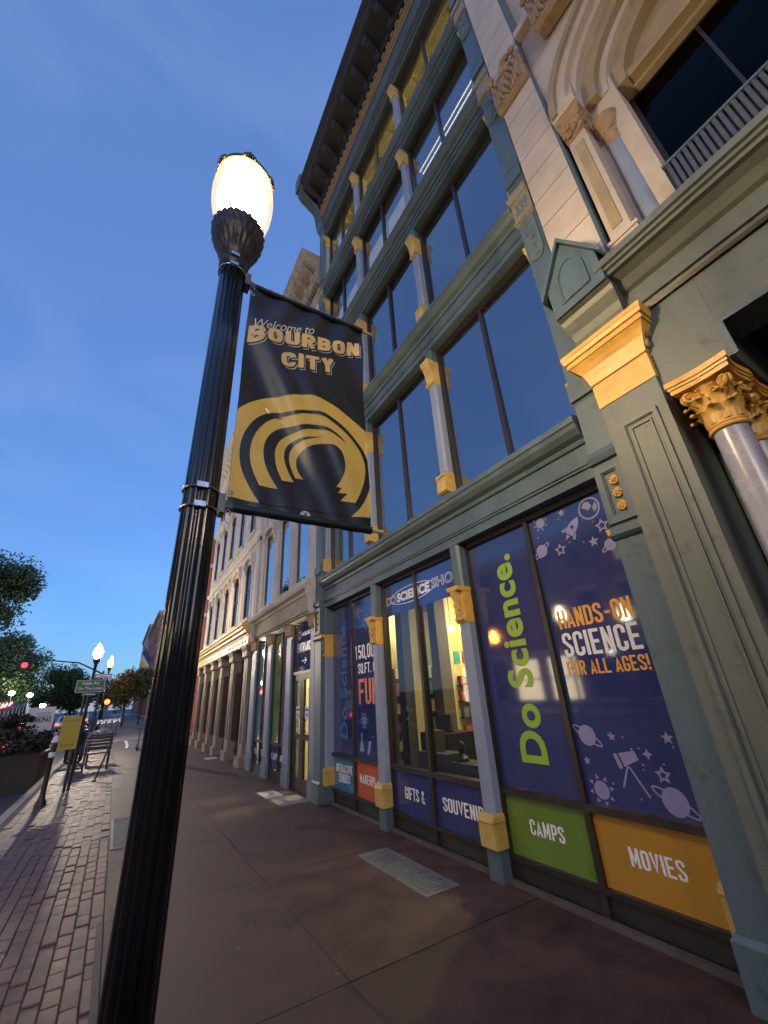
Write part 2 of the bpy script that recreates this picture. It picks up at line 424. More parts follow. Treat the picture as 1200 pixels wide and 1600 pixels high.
single(MB().box(0.155, 0.195, 3.55, 5.05, -.03, .008), 'metal_edging', pm('rusty_edging', (0.06, 0.045, 0.04), .7, .3, 9, .3), 'thin rusty edging strip between bricks and slabs left of lamp post', 'edging')
for k, (x, y) in enumerate(((1.02, 3.9), (1.22, 4.25), (1.46, 3.2))):
    single(MB().ball((x, y, .006), .011, .008, .004), 'litter_scrap', CONC, ['white paper scrap on slab furthest from joint corner', 'white paper scrap beside the slab joint', 'white paper scrap at the slab corner nearest the camera'][k], 'litter', 'scraps on the pavement')

# ------------------------------------------------------------------ teal iron-front building (the science centre)
A = thing('iron_front_building', 'five storey teal cast iron front with gold capitals and blue window graphics', 'building', (3.3, 4.5, 0))
A0, A1 = 1.33, 7.64
BAYS = [(1.585, 3.42), (3.58, 5.41), (5.57, 7.36)]
MULL = [2.51, 4.52, 6.50]
COLY = [1.515, 3.50, 5.49, 7.40]
ZB = [3.165, 6.28, 9.17, 11.85, 14.60]          # lintel undersides
ZL = [3.67, 6.74, 9.56, 12.20]                  # ledge lips
GX = 3.31
# shell and floors
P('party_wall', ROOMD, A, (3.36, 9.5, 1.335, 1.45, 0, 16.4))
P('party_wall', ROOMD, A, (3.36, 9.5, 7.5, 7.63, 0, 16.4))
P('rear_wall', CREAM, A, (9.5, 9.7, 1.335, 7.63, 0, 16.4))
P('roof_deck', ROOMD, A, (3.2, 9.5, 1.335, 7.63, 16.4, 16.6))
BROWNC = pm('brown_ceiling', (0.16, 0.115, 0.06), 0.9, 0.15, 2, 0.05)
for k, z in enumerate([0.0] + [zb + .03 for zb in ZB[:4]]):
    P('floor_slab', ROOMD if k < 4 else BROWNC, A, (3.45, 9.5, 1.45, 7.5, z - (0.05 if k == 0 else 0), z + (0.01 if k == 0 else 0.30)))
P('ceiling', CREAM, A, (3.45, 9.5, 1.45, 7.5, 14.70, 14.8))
def arch_band(zb, zl):
    h = zl - zb; y0, y1 = A0 + .25, A1 - .26
    build(MB().prof_y([(3.44, zb), (3.15, zb), (3.15, zb+.2*h), (3.132, zb+.2*h), (3.128, zb+.235*h), (3.115, zb+.25*h), (3.115, zb+.285*h), (3.135, zb+.30*h), (3.135, zb+.33*h), (3.44, zb+.33*h)], y0, y1), 'architrave', TEAL, A)
    build(MB().prof_y([(3.44, zb+.332*h), (3.156, zb+.332*h), (3.156, zb+.66*h), (3.44, zb+.66*h)], y0, y1), 'frieze', TEAL, A)
    build(MB().prof_y([(3.44, zb+.662*h), (3.135, zb+.662*h), (3.125, zb+.70*h), (3.118, zb+.74*h), (3.07, zb+.80*h), (3.03, zb+.90*h), (3.015, zb+.975*h), (3.0, zl), (3.0, zl+.055), (3.02, zl+.07), (3.25, zl+.12), (3.44, zl+.12)], y0, y1), 'sill_cornice', TEAL, A)
for k in range(4): arch_band(ZB[k], ZL[k])
# storefront + upper columns
def colpoly(y, hw, x0, ch=.028): return [(3.36, y-hw), (x0+ch, y-hw), (x0, y-hw+ch), (x0, y+hw-ch), (x0+ch, y+hw), (3.36, y+hw)]
CARV = pm('carved_gold', (0.55, 0.34, 0.10), 0.5, 0.3, 20, 0.3, 60, dirt=0.6)
def column(k, y):
    zt = ZB[k]
    if k == 0:
        s = build(MB().prof_z(colpoly(y, .08, 3.155), .50, 2.27), 'column', PERI, A)
        build(MB().prof_z(colpoly(y, .082, 3.152), 2.66, zt), 'neck_block', TEAL, s)
        build(MB().rects([(2.26, 3.15, 3.36, y-.083, y+.083), (2.28, 3.14, 3.36, y-.083, y+.083), (2.60, 3.14, 3.36, y-.083, y+.083), (2.61, 3.06, 3.36, y-.09, y+.09), (2.655, 3.05, 3.36, y-.092, y+.092)]), 'capital', GOLD, s)
        mb = MB().prof_y([(3.14, 2.28), (3.115, 2.30), (3.105, 2.34), (3.115, 2.38), (3.095, 2.43), (3.10, 2.50), (3.07, 2.56), (3.06, 2.605), (3.14, 2.605)], y-.045, y+.045)
        for q in range(7):
            a = 2*math.pi*q/7; mb.ball((3.105, y + .042*math.cos(a), 2.455 + .095*math.sin(a)), .018, .02, .022, 8, 5)
        mb.tube([(3.10, y+.035*math.cos(2*math.pi*q/14), 2.455+.075*math.sin(2*math.pi*q/14)) for q in range(14)], .008, 6, True)
        mb.box(3.105, 3.14, y-.06, y+.06, 2.285, 2.315)
        build(mb, 'scroll_bracket', CARV, s, True)
        build(MB().rects([(.245, 3.145, 3.36, y-.10, y+.10), (.25, 3.12, 3.36, y-.105, y+.105), (.44, 3.11, 3.36, y-.10, y+.10), (.45, 3.10, 3.36, y-.105, y+.105), (.49, 3.115, 3.36, y-.10, y+.10), (.515, 3.15, 3.36, y-.082, y+.082)]), 'base_block', GOLD_P, s)
        build(MB().rects([(0, 3.16, 3.36, y-.088, y+.088), (.2449, 3.16, 3.36, y-.088, y+.088)]), 'plinth', TEAL, s)
    else:
        zl = ZL[k-1] + .075
        b0, b1 = zl + .13, zl + .42
        c0, c1 = zt - .66, zt - .23
        if k >= 3: b0, b1, c0, c1 = zl + .08, zl + .30, zt - .52, zt - .13
        s = build(MB().prof_z(colpoly(y, .075, 3.155), b1, c0), 'column', PERI, A)
        build(MB().prof_z(colpoly(y, .078, 3.152), c1, zt), 'neck_block', TEAL, s)
        build(MB().rects([(c0, 3.15, 3.36, y-.08, y+.08), (c0+.015, 3.12, 3.36, y-.083, y+.083), (c0+.05, 3.12, 3.36, y-.083, y+.083), (c0+.06, 3.14, 3.36, y-.082, y+.082), (c0+.55*(c1-c0), 3.13, 3.36, y-.082, y+.082), (c0+.8*(c1-c0), 3.095, 3.36, y-.083, y+.083), (c0+.88*(c1-c0), 3.07, 3.36, y-.085, y+.085), (c1, 3.06, 3.36, y-.086, y+.086)]), 'capital', GOLD_P, s)
        build(MB().rects([(b0, 3.14, 3.36, y-.085, y+.085), (b0+.02, 3.10, 3.36, y-.088, y+.088), (b1-.08, 3.105, 3.36, y-.086, y+.086), (b1-.075, 3.09, 3.36, y-.09, y+.09), (b1-.03, 3.10, 3.36, y-.088, y+.088), (b1, 3.15, 3.36, y-.08, y+.08)]), 'base_block', GOLD_P, s)
        build(MB().rects([(zl-.02, 3.16, 3.36, y-.085, y+.085), (b0-.001, 3.16, 3.36, y-.085, y+.085)]), 'plinth', TEAL, s)
    return s
for k in range(5):
    c = column(k, COLY[1])
    for y in (COLY[0], COLY[2], COLY[3]):
        dup(c, (0, y - COLY[1], 0))
# upper windows
def window(k, b):
    y0, y1 = BAYS[b]; m = MULL[b]; z0 = ZL[k-1] + .12; z1 = ZB[k]
    fw = .055
    w = build(MB().box(GX-.04, GX+.05, y0, y0+fw, z0, z1).box(GX-.04, GX+.05, y1-fw, y1, z0, z1).box(GX-.038, GX+.05, y0+fw, y1-fw, z0, z0+.05).box(GX-.038, GX+.05, y0+fw, y1-fw, z1-.10, z1), 'window', BRONZE, A)
    P('mullion', BRONZE, w, (GX-.035, GX+.045, m-.022, m+.022, z0+.05, z1-.10))
    for a, c in ((y0+fw, m-.022), (m+.022, y1-fw)):
        pn = P('pane', GLASS_R if k < 3 else GLASS_T, w, (GX, GX+.008, a, c, z0+.05, z1-.10))
        q1, q2 = random.uniform(-.006, .006), random.uniform(-.006, .006)
        for v in pn.data.vertices: v.co.x += (q1 if v.co.y > (a+c)/2 - 4.5 else -q1) + (q2 if v.co.z > (z0+z1)/2 else -q2)
    return w
GLASS_T = glass('upper_window_glass', 0.33, (0.62, 0.62, 0.60))
WIN = {}
for k in range(1, 5):
    for b in range(3): WIN[k, b] = window(k, b)
# lit fittings on the two top floors, blinds
TUBE = em('fluorescent_tube', (1.0, 0.90, 0.60), 2.2); TUBE5 = em('yellow_tube', (1.0, 0.85, 0.36), 30)
for b, (y0, y1) in enumerate(BAYS):
    if b == 0:
        for x in (3.52, 3.60): P('ceiling_tube', TUBE, A, (x, x+.015, y0+.05, y1-.02, 11.30, 11.312))
    P('ceiling_tube', TUBE5, A, (4.3, 4.38, y0+.15, y1-.15, 13.4, 13.45))
BLIND = em('glowing_window_blind', (1.0, 0.93, 0.55), 0.30)  # blinds glow by themselves, standing in for room light from behind
for b in (1, 2):
    for a, c in ((BAYS[b][0]+.06, MULL[b]-.03), (MULL[b]+.03, BAYS[b][1]-.06)):
        P('blind', BLIND, WIN[3, b], (GX+.10, GX+.115, a, c, ZL[2]+.15, ZL[2]+(1.62 if b == 1 else 1.5)))
# 2nd and 3rd floor spikes along the sill
SPK = pm('bird_spike_steel', (0.10, 0.09, 0.085), 0.5, 0.2, 9, 0, metal=0.7)
mb = MB()
for k in range(150):
    y = 1.66 + k * .0115 * (1 + .02*math.sin(k))
    mb.tube([(3.235, y, 3.78), (3.235 + random.uniform(-.035, .03), y + random.uniform(-.012, .012), 3.87)], .0022, 3)
o = build(mb, 'bird_spikes', SPK, A); o['kind'] = 'stuff'
# end pilasters with carved blocks
RELIEF = pm('carved_teal', (0.10, 0.14, 0.145), 0.55, 0.3, 22, 0.5, 40, dirt=0.5)
STONEY = pm('weathered_block', (0.24, 0.22, 0.15), 0.7, 0.3, 14, 0.4, 50, dirt=0.5)
def rosette(y, z, x, r, mat, parent):
    mb = MB()
    for q in range(8):
        a = 2*math.pi*q/8 + random.uniform(-.15, .15); mb.ball((x, y+.62*r*math.cos(a), z+.62*r*math.sin(a)), r*.42, r*.40, r*.36, 8, 5)
    for q in range(5):
        a = 2*math.pi*q/5 + .3; mb.ball((x-.012, y+.30*r*math.cos(a), z+.30*r*math.sin(a)), r*.32, r*.26, r*.24, 8, 5)
    mb.ball((x-.018, y, z), r*.3, r*.22, r*.22, 8, 5)
    return build(mb, 'rosette', mat, parent, True)
def end_pilaster(y0, y1, fx):
    p = P('pilaster', TEAL, A, (fx, 3.40, y0, y1, 0, 15.2))
    w = y1 - y0; ym = (y0 + y1) / 2
    for k in range(4):
        zl = ZL[k]
        if k == 0:
            build(MB().prof_y([(fx+.01, 2.55), (fx-.02, 2.56), (fx-.045, 2.585), (fx-.012, 2.60), (fx-.012, 2.66), (fx-.025, 2.67), (fx+.01, 2.67)], y0-.004, y1+.012), 'ledge_moulding', TEAL, p)
            P('rosette_panel', TEAL, p, (fx-.025, fx+.004, y0+.006, y0+.055, 2.68, 3.17), (fx-.025, fx+.004, y1-.055, y1-.002, 2.68, 3.17), (fx-.025, fx+.004, y0+.055, y1-.055, 2.68, 2.735), (fx-.025, fx+.004, y0+.055, y1-.055, 3.11, 3.17))
            P('panel_bead', TEAL_D, p, (fx-.014, fx+.004, y0+.055, y0+.067, 2.735, 3.11), (fx-.014, fx+.004, y1-.067, y1-.055, 2.735, 3.11), (fx-.014, fx+.004, y0+.067, y1-.067, 3.098, 3.11), (fx-.014, fx+.004, y0+.067, y1-.067, 2.735, 2.747))
            for z in (3.02, 2.91, 2.80): rosette(ym-.02, z, fx-.008, .045, GOLD, p)
            build(MB().prof_y([(fx+.01, 3.20), (fx-.03, 3.21), (fx-.05, 3.26), (fx-.03, 3.31), (fx+.01, 3.32)], y0-.003, y1+.012), 'ledge_moulding', TEAL, p)
            P('joint_strip', TEAL_D, p, (fx-.004, fx+.004, y0, y1+.001, 3.83, 3.842)); P('raised_block', TEAL, p, (fx-.03, fx+.004, y0+.002, y1+.008, 3.86, 4.02))
            build(MB().rects([(.0, fx-.03, 3.36, y0-.002, y1+.03), (.28, fx-.03, 3.36, y0-.002, y1+.03), (.31, fx-.004, 3.36, y0-.001, y1+.01)]), 'plinth', TEAL, p)
        else:
            build(MB().rects([(zl-.36, fx-.004, fx+.02, y0+.0, y1+.002), (zl-.34, fx-.05, fx+.02, y0-.002, y1+.025), (zl-.29, fx-.04, fx+.02, y0-.002, y1+.02), (zl-.28, fx-.025, fx+.02, y0, y1+.01), (zl+.02, fx-.025, fx+.02, y0, y1+.01), (zl+.03, fx-.05, fx+.02, y0-.002, y1+.03), (zl+.13, fx-.06, fx+.02, y0-.002, y1+.035), (zl+.15, fx-.005, fx+.02, y0, y1)]), 'date_block', STONEY, p)
            if k == 1:
                vs, fs = stroke_text('339', .5, .17, .16, .2) if False else font_text('339', .03)
                vs = fit(vs, -(y1-.03), zl-.24, w-.06, .20)
                o = build(on_front(vs, fs, fx-.031), 'house_number', RELIEF, p); o['label'] = 'carved number block on the corner pilaster'
            mb = MB(); zt, zb2 = zl-.40, zl-1.05
            mb.prof_x([(y0+.03, zt), (y1-.03, zt), (y1-.03, zb2+.10), (y1-.06, zb2+.03), (ym, zb2), (y0+.06, zb2+.03), (y0+.03, zb2+.10)], fx-.022, fx+.004)
            panel = build(mb, 'carved_panel', RELIEF, p)
            mb = MB()
            for q in range(16):
                mb.ball((fx-.024, ym + random.uniform(-.07, .07), random.uniform(zb2+.06, zt-.05)), .014, random.uniform(.01, .028), random.uniform(.02, .06), 6, 4)
            mb.tube([(fx-.026, ym + .05*math.sin(q*.8), zt-.04-q*.05) for q in range(12)], .011, 5)
            build(mb, 'foliage_relief', RELIEF, panel, True)
            for zz in (zl+.28, zl+.62): P('joint_strip', TEAL_D, p, (fx-.004, fx+.004, y0+.02, y1-.02, zz, zz+.014))
            P('raised_block', TEAL, p, (fx-.03, fx+.004, y0+.002, y1+.012, zl+.36, zl+.54))
    return p
end_pilaster(A0, 1.562, 3.06)
end_pilaster(7.35, A1, 3.07)
# top entablature and roof cornice
y0, y1 = A0 + .25, A1 - .26
zb = ZB[4]
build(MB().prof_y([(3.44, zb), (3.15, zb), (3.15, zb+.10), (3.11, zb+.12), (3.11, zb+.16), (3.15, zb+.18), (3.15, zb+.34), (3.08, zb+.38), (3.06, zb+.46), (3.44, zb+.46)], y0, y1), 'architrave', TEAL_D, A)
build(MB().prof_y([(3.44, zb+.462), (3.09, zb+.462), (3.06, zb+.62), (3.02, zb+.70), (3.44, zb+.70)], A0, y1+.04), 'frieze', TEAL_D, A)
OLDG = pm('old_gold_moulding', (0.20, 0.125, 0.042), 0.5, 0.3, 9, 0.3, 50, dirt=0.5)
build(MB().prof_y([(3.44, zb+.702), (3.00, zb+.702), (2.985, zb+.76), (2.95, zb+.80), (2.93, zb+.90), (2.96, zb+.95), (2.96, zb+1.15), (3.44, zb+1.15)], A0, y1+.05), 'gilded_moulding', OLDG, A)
dm = P('dentil', pm('dull_gold_dentil', (.30, .20, .06), .5, .25, 5, .2, 60, dirt=.5), A, (2.915, 2.98, A0+.02, A0+.12, zb+.965, zb+1.09))
for k in range(1, 31): dup(dm, (0, k*.2, 0))
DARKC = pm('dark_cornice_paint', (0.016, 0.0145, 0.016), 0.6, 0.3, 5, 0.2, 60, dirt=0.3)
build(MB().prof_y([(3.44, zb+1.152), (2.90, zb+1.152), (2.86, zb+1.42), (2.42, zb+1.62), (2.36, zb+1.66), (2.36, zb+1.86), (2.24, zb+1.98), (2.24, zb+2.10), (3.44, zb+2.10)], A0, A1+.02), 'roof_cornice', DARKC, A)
br = build(MB().prof_y([(2.90, zb+1.15), (2.84, zb+1.18), (2.80, zb+1.30), (2.62, zb+1.36), (2.50, zb+1.42), (2.46, zb+1.52), (2.46, zb+1.62), (2.88, zb+1.43)], 1.62, 1.78), 'modillion', DARKC, A)
for k in range(1, 10): dup(br, (0, k*.605, 0))
pts = [(3.07, 14.9), (3.0, 15.0), (2.93, 15.25), (2.90, 15.6), (2.80, 15.85), (2.62, 15.98), (2.45, 16.1), (2.33, 16.25), (2.30, 16.4), (2.22, 16.42), (2.20, 16.95), (2.26, 17.05), (3.07, 17.05)]
e = build(MB().prof_y(pts, 7.34, 7.66), 'end_console', TEAL, A)
for q in (0, 1): build(MB().prof_y([(x-.02 if x < 3.0 else x, z) for x, z in pts[2:9]] + [(2.6, 16.3), (3.0, 15.4)], 7.40 + q*.14, 7.46 + q*.14), 'console_rib', TEAL_D, e)

# ---- street level windows with printed film
def film(name, c, rough=0.05): return pm(name, c, rough, 0.10, 1.2, 0.015, 1.5, spec=0.6, coat=0.8)
F_BLUE = film('deep_blue_film', (0.028, 0.040, 0.140))
F_GREEN = film('green_film', (0.115, 0.205, 0.030)); F_ORNG = film('amber_film', (0.40, 0.205, 0.025))
F_TEAL = film('teal_film', (0.03, 0.16, 0.27)); F_RED = film('orange_red_film', (0.50, 0.10, 0.03))
T_WHITE = pm('white_print', (0.74, 0.73, 0.74), 0.4, 0.05, 5, 0); T_LIME = pm('lime_print', (0.25, 0.42, 0.03), 0.35, 0.05, 5, 0)
T_ORNG = pm('orange_print', (0.74, 0.34, 0.04), 0.4, 0.05, 5, 0); T_RED = pm('red_orange_print', (0.72, 0.15, 0.04), 0.4, 0.05, 5, 0)
T_LAV = pm('lavender_print', (0.23, 0.22, 0.40), 0.4, 0.05, 5, 0); T_BLUE = pm('mid_blue_print', (0.035, 0.13, 0.30), 0.4, 0.05, 5, 0)
Zk, Zp, Zt, Zh = 0.20, 0.665, 0.72, 3.11
def shopfront(b, upper, lower):
    y0, y1 = BAYS[b][0] - .02, BAYS[b][1] + .02; m = MULL[b]; fw = .045
    w = build(MB().box(GX-.045, GX+.06, y0, y0+fw, 0, 3.165).box(GX-.045, GX+.06, y1-fw, y1, 0, 3.165)
              .box(GX-.043, GX+.06, y0+fw, y1-fw, Zh, 3.163).box(GX-.043, GX+.06, y0+fw, y1-fw, Zp, Zt).box(GX-.043, GX+.06, y0+fw, y1-fw, Zk-.03, Zk+.005), 'shop_window', BRONZE, A)
    P('mullion', BRONZE, w, (GX-.04, GX+.055, m-.025, m+.025, Zt, Zh)); P('mullion', BRONZE, w, (GX-.04, GX+.055, m-.025, m+.025, .0, Zp))
    P('kickplate', DARKWOOD, w, (GX-.01, GX+.05, y0+fw, m-.025, 0, Zk-.03)); P('kickplate', DARKWOOD, w, (GX-.01, GX+.05, m+.025, y1-fw, 0, Zk-.03))
    for i, (a, c) in enumerate(((m+.025, y1-fw), (y0+fw, m-.025))):      # i=0: far half, i=1: near half
        P('pane', upper[i], w, (GX, GX+.01, a, c, Zt, Zh))
        P('lower_panel', lower[i], w, (GX, GX+.01, a, c, Zk+.005, Zp))
    P('stall_riser', pm('dark_worn_concrete', (.075, .062, .058), .85, .4, 5, .4, 60, dirt=.7), w, (GX-.09, GX-.045, y0, y1, -.01, .035))
    return w
W1 = shopfront(0, (F_BLUE, F_BLUE), (F_GREEN, F_ORNG))
W2 = shopfront(1, (GLASS, GLASS), (F_BLUE, F_BLUE))
W3 = shopfront(2, (F_BLUE, F_BLUE), (F_TEAL, F_RED))
LX = GX - .0022
letter('HANDS-ON', 2.395, 2.025, 1.72, .165, T_ORNG, W1, LX)
letter('SCIENCE', 2.40, 1.79, 1.72, .20, T_WHITE, W1, LX)
letter('FOR ALL AGES!', 2.41, 1.64, 1.71, .115, T_ORNG, W1, LX)
letter('CAMPS', 3.145, .39, 2.79, .115, T_WHITE, W1, LX)
letter('MOVIES', 2.25, .38, 1.88, .115, T_WHITE, W1, LX)
letter('GIFTS &', 5.15, .365, 4.73, .135, T_WHITE, W2, LX)
letter('SOUVENIRS', 4.385, .36, 3.64, .135, T_WHITE, W2, LX)
letter('INTERACTIVE', 7.22, .455, 6.63, .115, T_WHITE, W3, LX)
letter('EXHIBITS', 7.12, .32, 6.715, .12, T_WHITE, W3, LX)
letter('MAKERPLACE', 6.385, .39, 5.66, .12, T_WHITE, W3, LX)
letter('150,000', 6.43, 2.10, 5.66, .24, T_WHITE, W3, LX)
letter('SQ.FT. OF', 6.34, 1.89, 5.66, .165, T_WHITE, W3, LX)
letter('FUN', 6.34, 1.45, 5.70, .37, T_RED, W3, LX)
def vertical_text(word, ybase, ytop, z0, z1, mat, parent):            # reads upwards: letter height runs from ybase (right) to ytop (left)
    vs, fs = font_text(word, .035, 0, 1.08)
    vs = fit(vs, 0, 0, z1 - z0, ytop - ybase)
    mb = MB(); mb.add([(LX, ybase + v, z0 + u) for u, v, w in vs], fs)
    return build(mb, 'lettering', mat, parent)
vertical_text('Do Science.', 2.80, 3.11, .94, 2.88, T_LIME, W1)
vertical_text('Do Science.', 6.76, 7.04, .94, 2.84, T_BLUE, W3)
# gift shop header band
P('header_film', film('shop_header_film', (0.035, 0.055, 0.26)), W2, (GX-.0012, GX-.0002, 3.62, 4.495, 2.64, Zh)); P('header_film', F_BLUE, W2, (GX-.0012, GX-.0002, 4.545, 5.34, 2.64, Zh))
def outline_text(word, yl, z0, yr, h, parent):
    vs, fs = font_text(word, .035); vs = fit(vs, -yl, z0, yl-yr, h); build(on_front(vs, fs, GX-.0030), 'lettering', T_WHITE, parent)
    vs, fs = font_text(word, -.004); vs = fit(vs, -yl+.010, z0+.009, yl-yr-.02, h-.018); build(on_front(vs, fs, GX-.0042), 'lettering', F_BLUE, parent)
outline_text('DO', 5.325, 2.80, 5.06, .125, W2)
letter('SCIENCE', 5.03, 2.795, 4.22, .135, T_WHITE, W2, GX-.0030, font=(.05,))
outline_text('SHOP', 4.17, 2.81, 3.62, .135, W2)
vs, fs = stroke_poly([(-(4.67 - .56*math.cos(2*math.pi*q/40)), 2.865 + .115*math.sin(2*math.pi*q/40)) for q in range(40)], .010, True)
build(on_front([(u, v, 0) for u, v in vs], fs, GX-.0024), 'oval_outline', T_WHITE, W2)
# printed space icons on the nearest window, atoms on the far one
ICN = [0]
def flat(polys, mat, parent, name):
    mb = MB()
    for pts in polys:
        ICN[0] += 1
        mb.add([(LX - .0001*(ICN[0] % 6), y, z) for y, z in pts], [tuple(range(len(pts)))])
    return build(mb, name, mat, parent)
def starp(y, z, r, n=5, k=.45, rot=0): return [(y + (r if q % 2 == 0 else r*k)*math.sin(rot + math.pi*q/n), z + (r if q % 2 == 0 else r*k)*math.cos(rot + math.pi*q/n)) for q in range(2*n)]
def discp(y, z, a, b=None, rot=0, n=24):
    b = b or a; return [(y + a*math.cos(t)*math.cos(rot) - b*math.sin(t)*math.sin(rot), z + a*math.cos(t)*math.sin(rot) + b*math.sin(t)*math.cos(rot)) for t in [2*math.pi*q/n for q in range(n)]]
def ringm(y, z, a, b, rot, t, parent, name='ring_print', mat=None):
    pts = [(-p[0], p[1]) for p in discp(y, z, a, b, rot, 30)]
    vs, fs = stroke_poly(pts, t, True); ICN[0] += 1
    return build(on_front([(u, v, 0) for u, v in vs], fs, LX - .0008 - .0001*(ICN[0] % 5)), name, mat or T_LAV, parent)
for y, z, r in ((2.10, 3.055, .042), (1.87, 2.69, .050), (2.16, 1.19, .036), (1.75, 1.20, .045), (2.42, 1.01, .034), (1.92, 1.09, .038)):
    flat([starp(y, z, r, 5 if r > .0381 or r < .037 else 4, .42)], T_LAV, W1, 'star_print')
for y, z, r in ((1.76, 2.80, .05), (2.20, 2.72, .048), (1.85, .97, .042)):
    vs, fs = stroke_poly([(-a, b) for a, b in starp(y, z, r, 5, .5)], .013, True)
    build(on_front([(u, v, 0) for u, v in vs], fs, LX), 'star_outline_print', T_LAV, W1)
for y, z, r in ((2.35, 3.045, .052), (2.35, .82, .062)):
    flat([discp(y, z, r)] + [[(y+r*1.75*math.sin(a), z+r*1.75*math.cos(a)), (y+r*1.25*math.sin(a-.22), z+r*1.25*math.cos(a-.22)), (y+r*1.25*math.sin(a+.22), z+r*1.25*math.cos(a+.22))] for a in [2*math.pi*q/8 + .2 for q in range(8)] if z + r*1.75*math.cos(a) < 3.10], T_LAV, W1, 'sun_print')
for y, z, r, rot in ((2.40, 2.77, .062, .55), (1.74, 2.62, .05, .5), (2.37, 1.19, .075, -.55), (1.82, .82, .085, -.5)):
    flat([discp(y, z, r)], T_LAV, W1, 'planet_print'); ringm(y, z, r*1.75, r*.38, -rot, .012, W1)
ringm(1.83, 2.99, .095, .095, 0, .016, W1, 'globe_print'); flat([[(1.90, 3.02), (1.86, 3.06), (1.82, 3.05), (1.80, 3.0), (1.84, 2.97), (1.86, 2.99)], [(1.80, 2.99), (1.76, 3.03), (1.75, 2.97), (1.79, 2.94)]], T_LAV, W1, 'continent_print')
def rot2(pts, cy, cz, a): return [(cy + y*math.cos(a) - z*math.sin(a), cz + y*math.sin(a) + z*math.cos(a)) for y, z in pts]
flat([rot2(q, 2.03, 2.88, -2.35 + math.pi) for q in ([(-.042, -.07), (-.05, 0), (-.035, .06), (0, .11), (.035, .06), (.05, 0), (.042, -.07)], [(-.055, -.02), (-.085, -.08), (-.06, -.09), (-.05, -.06)], [(.055, -.02), (.085, -.08), (.06, -.09), (.05, -.06)], [(-.02, -.08), (.02, -.08), (0, -.13)])], T_LAV, W1, 'rocket_print')
flat([discp(2.03, 2.885, .018)], F_BLUE, W1, 'rocket_porthole_print').location.x -= .001
flat([rot2([(-.09, -.03), (-.09, .03), (.04, .045), (.04, -.045)], 2.09, 1.05, -.3), rot2([(.055, -.05), (.055, .05), (.085, .05), (.085, -.05)], 2.09, 1.05, -.3), [(2.085, 1.0), (2.10, 1.0), (2.17, .86), (2.155, .86)], [(2.075, 1.0), (2.09, 1.0), (1.99, .82), (1.975, .82)]], T_LAV, W1, 'telescope_print')
for q in range(26):
    y = random.uniform(1.72, 2.44); z = random.choice((random.uniform(2.66, 3.08), random.uniform(.76, 1.25)))
    flat([discp(y, z, random.uniform(.005, .009), n=8)], T_LAV, W1, 'dot_print')
for y, z in ((6.18, 1.22), (6.30, 2.90)):
    for a in (0, 1.05, 2.1): ringm(y, z, .115, .038, a, .010, W3, 'atom_print')
    flat([discp(y, z, .02)], T_LAV, W3, 'atom_core_print')
flat([[(6.36, .80), (6.20, .80), (6.26, .96), (6.26, 1.05), (6.30, 1.05), (6.30, .96)], [(6.12, .78), (6.06, .95), (5.98, .95), (6.04, .78)]], T_LAV, W3, 'flask_print')
for q in range(18):
    flat([discp(random.uniform(5.85, 6.42), random.choice((random.uniform(2.45, 2.85), random.uniform(.76, 1.3))), random.uniform(.010, .022), n=6)], T_BLUE, W3, 'dot_print')
# the lit gift shop behind the clear panes
SHOPW = pm('shop_wall', (0.62, 0.50, 0.22), 0.8, 0.12, 2, 0.05)
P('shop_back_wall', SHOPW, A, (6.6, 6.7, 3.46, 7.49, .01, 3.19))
P('shop_partition', ROOMD, A, (3.45, 6.6, 3.40, 3.46, .01, 3.19)); P('shop_partition', pm('shop_dimmed_far_wall', (0.34, 0.29, 0.16), .8, .15, 2, .05), A, (3.45, 6.6, 7.30, 7.36, .01, 3.19))  # far wall coloured darker to stand for the weaker light there
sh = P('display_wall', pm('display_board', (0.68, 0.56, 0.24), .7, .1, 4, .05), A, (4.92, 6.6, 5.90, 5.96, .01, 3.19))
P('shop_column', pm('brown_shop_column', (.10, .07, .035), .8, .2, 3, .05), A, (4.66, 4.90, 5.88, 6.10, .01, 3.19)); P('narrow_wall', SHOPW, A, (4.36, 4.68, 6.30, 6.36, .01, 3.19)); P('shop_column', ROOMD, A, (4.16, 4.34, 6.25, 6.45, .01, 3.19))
DOWN = em('shop_downlight', (1.0, 0.80, 0.36), 240)
for x, y in ((5.5, 5.1), (5.1, 4.2), (4.5, 6.9)):
    build(MB().lathe((x, y, 3.12), [(.09, 0), (.09, .03)], 16), 'downlight', DOWN, A)
cols = [(.05, .35, .4), (.5, .12, .15), (.7, .65, .5), (.12, .12, .14), (.55, .1, .3), (.8, .75, .6), (.1, .25, .15), (.35, .08, .06)]
for r in range(5):
    P('shelf', pm('dark_counter', (.02, .018, .018), .5, .2, 4, .05), sh, (4.98, 5.9, 5.80, 5.90, .63 + r*.25, .645 + r*.25))
    for c in range(5):
        cc = random.choice(cols); w_ = random.uniform(.08, .13)
        P('merchandise', pm('merch_%d' % cols.index(cc), cc, .5, .2, 20, 0), sh, (5.01 + c*.17, 5.01 + c*.17 + w_, 5.80, 5.88, .646 + r*.25, .646 + r*.25 + random.uniform(.12, .18)))
su = P('shelf_unit', pm('brown_shop_column', (.10, .07, .035)), A, (4.40, 4.44, 7.0, 7.28, .01, 2.0), (5.36, 5.40, 7.0, 7.28, .01, 2.0), (4.44, 5.36, 7.24, 7.28, .01, 2.0))
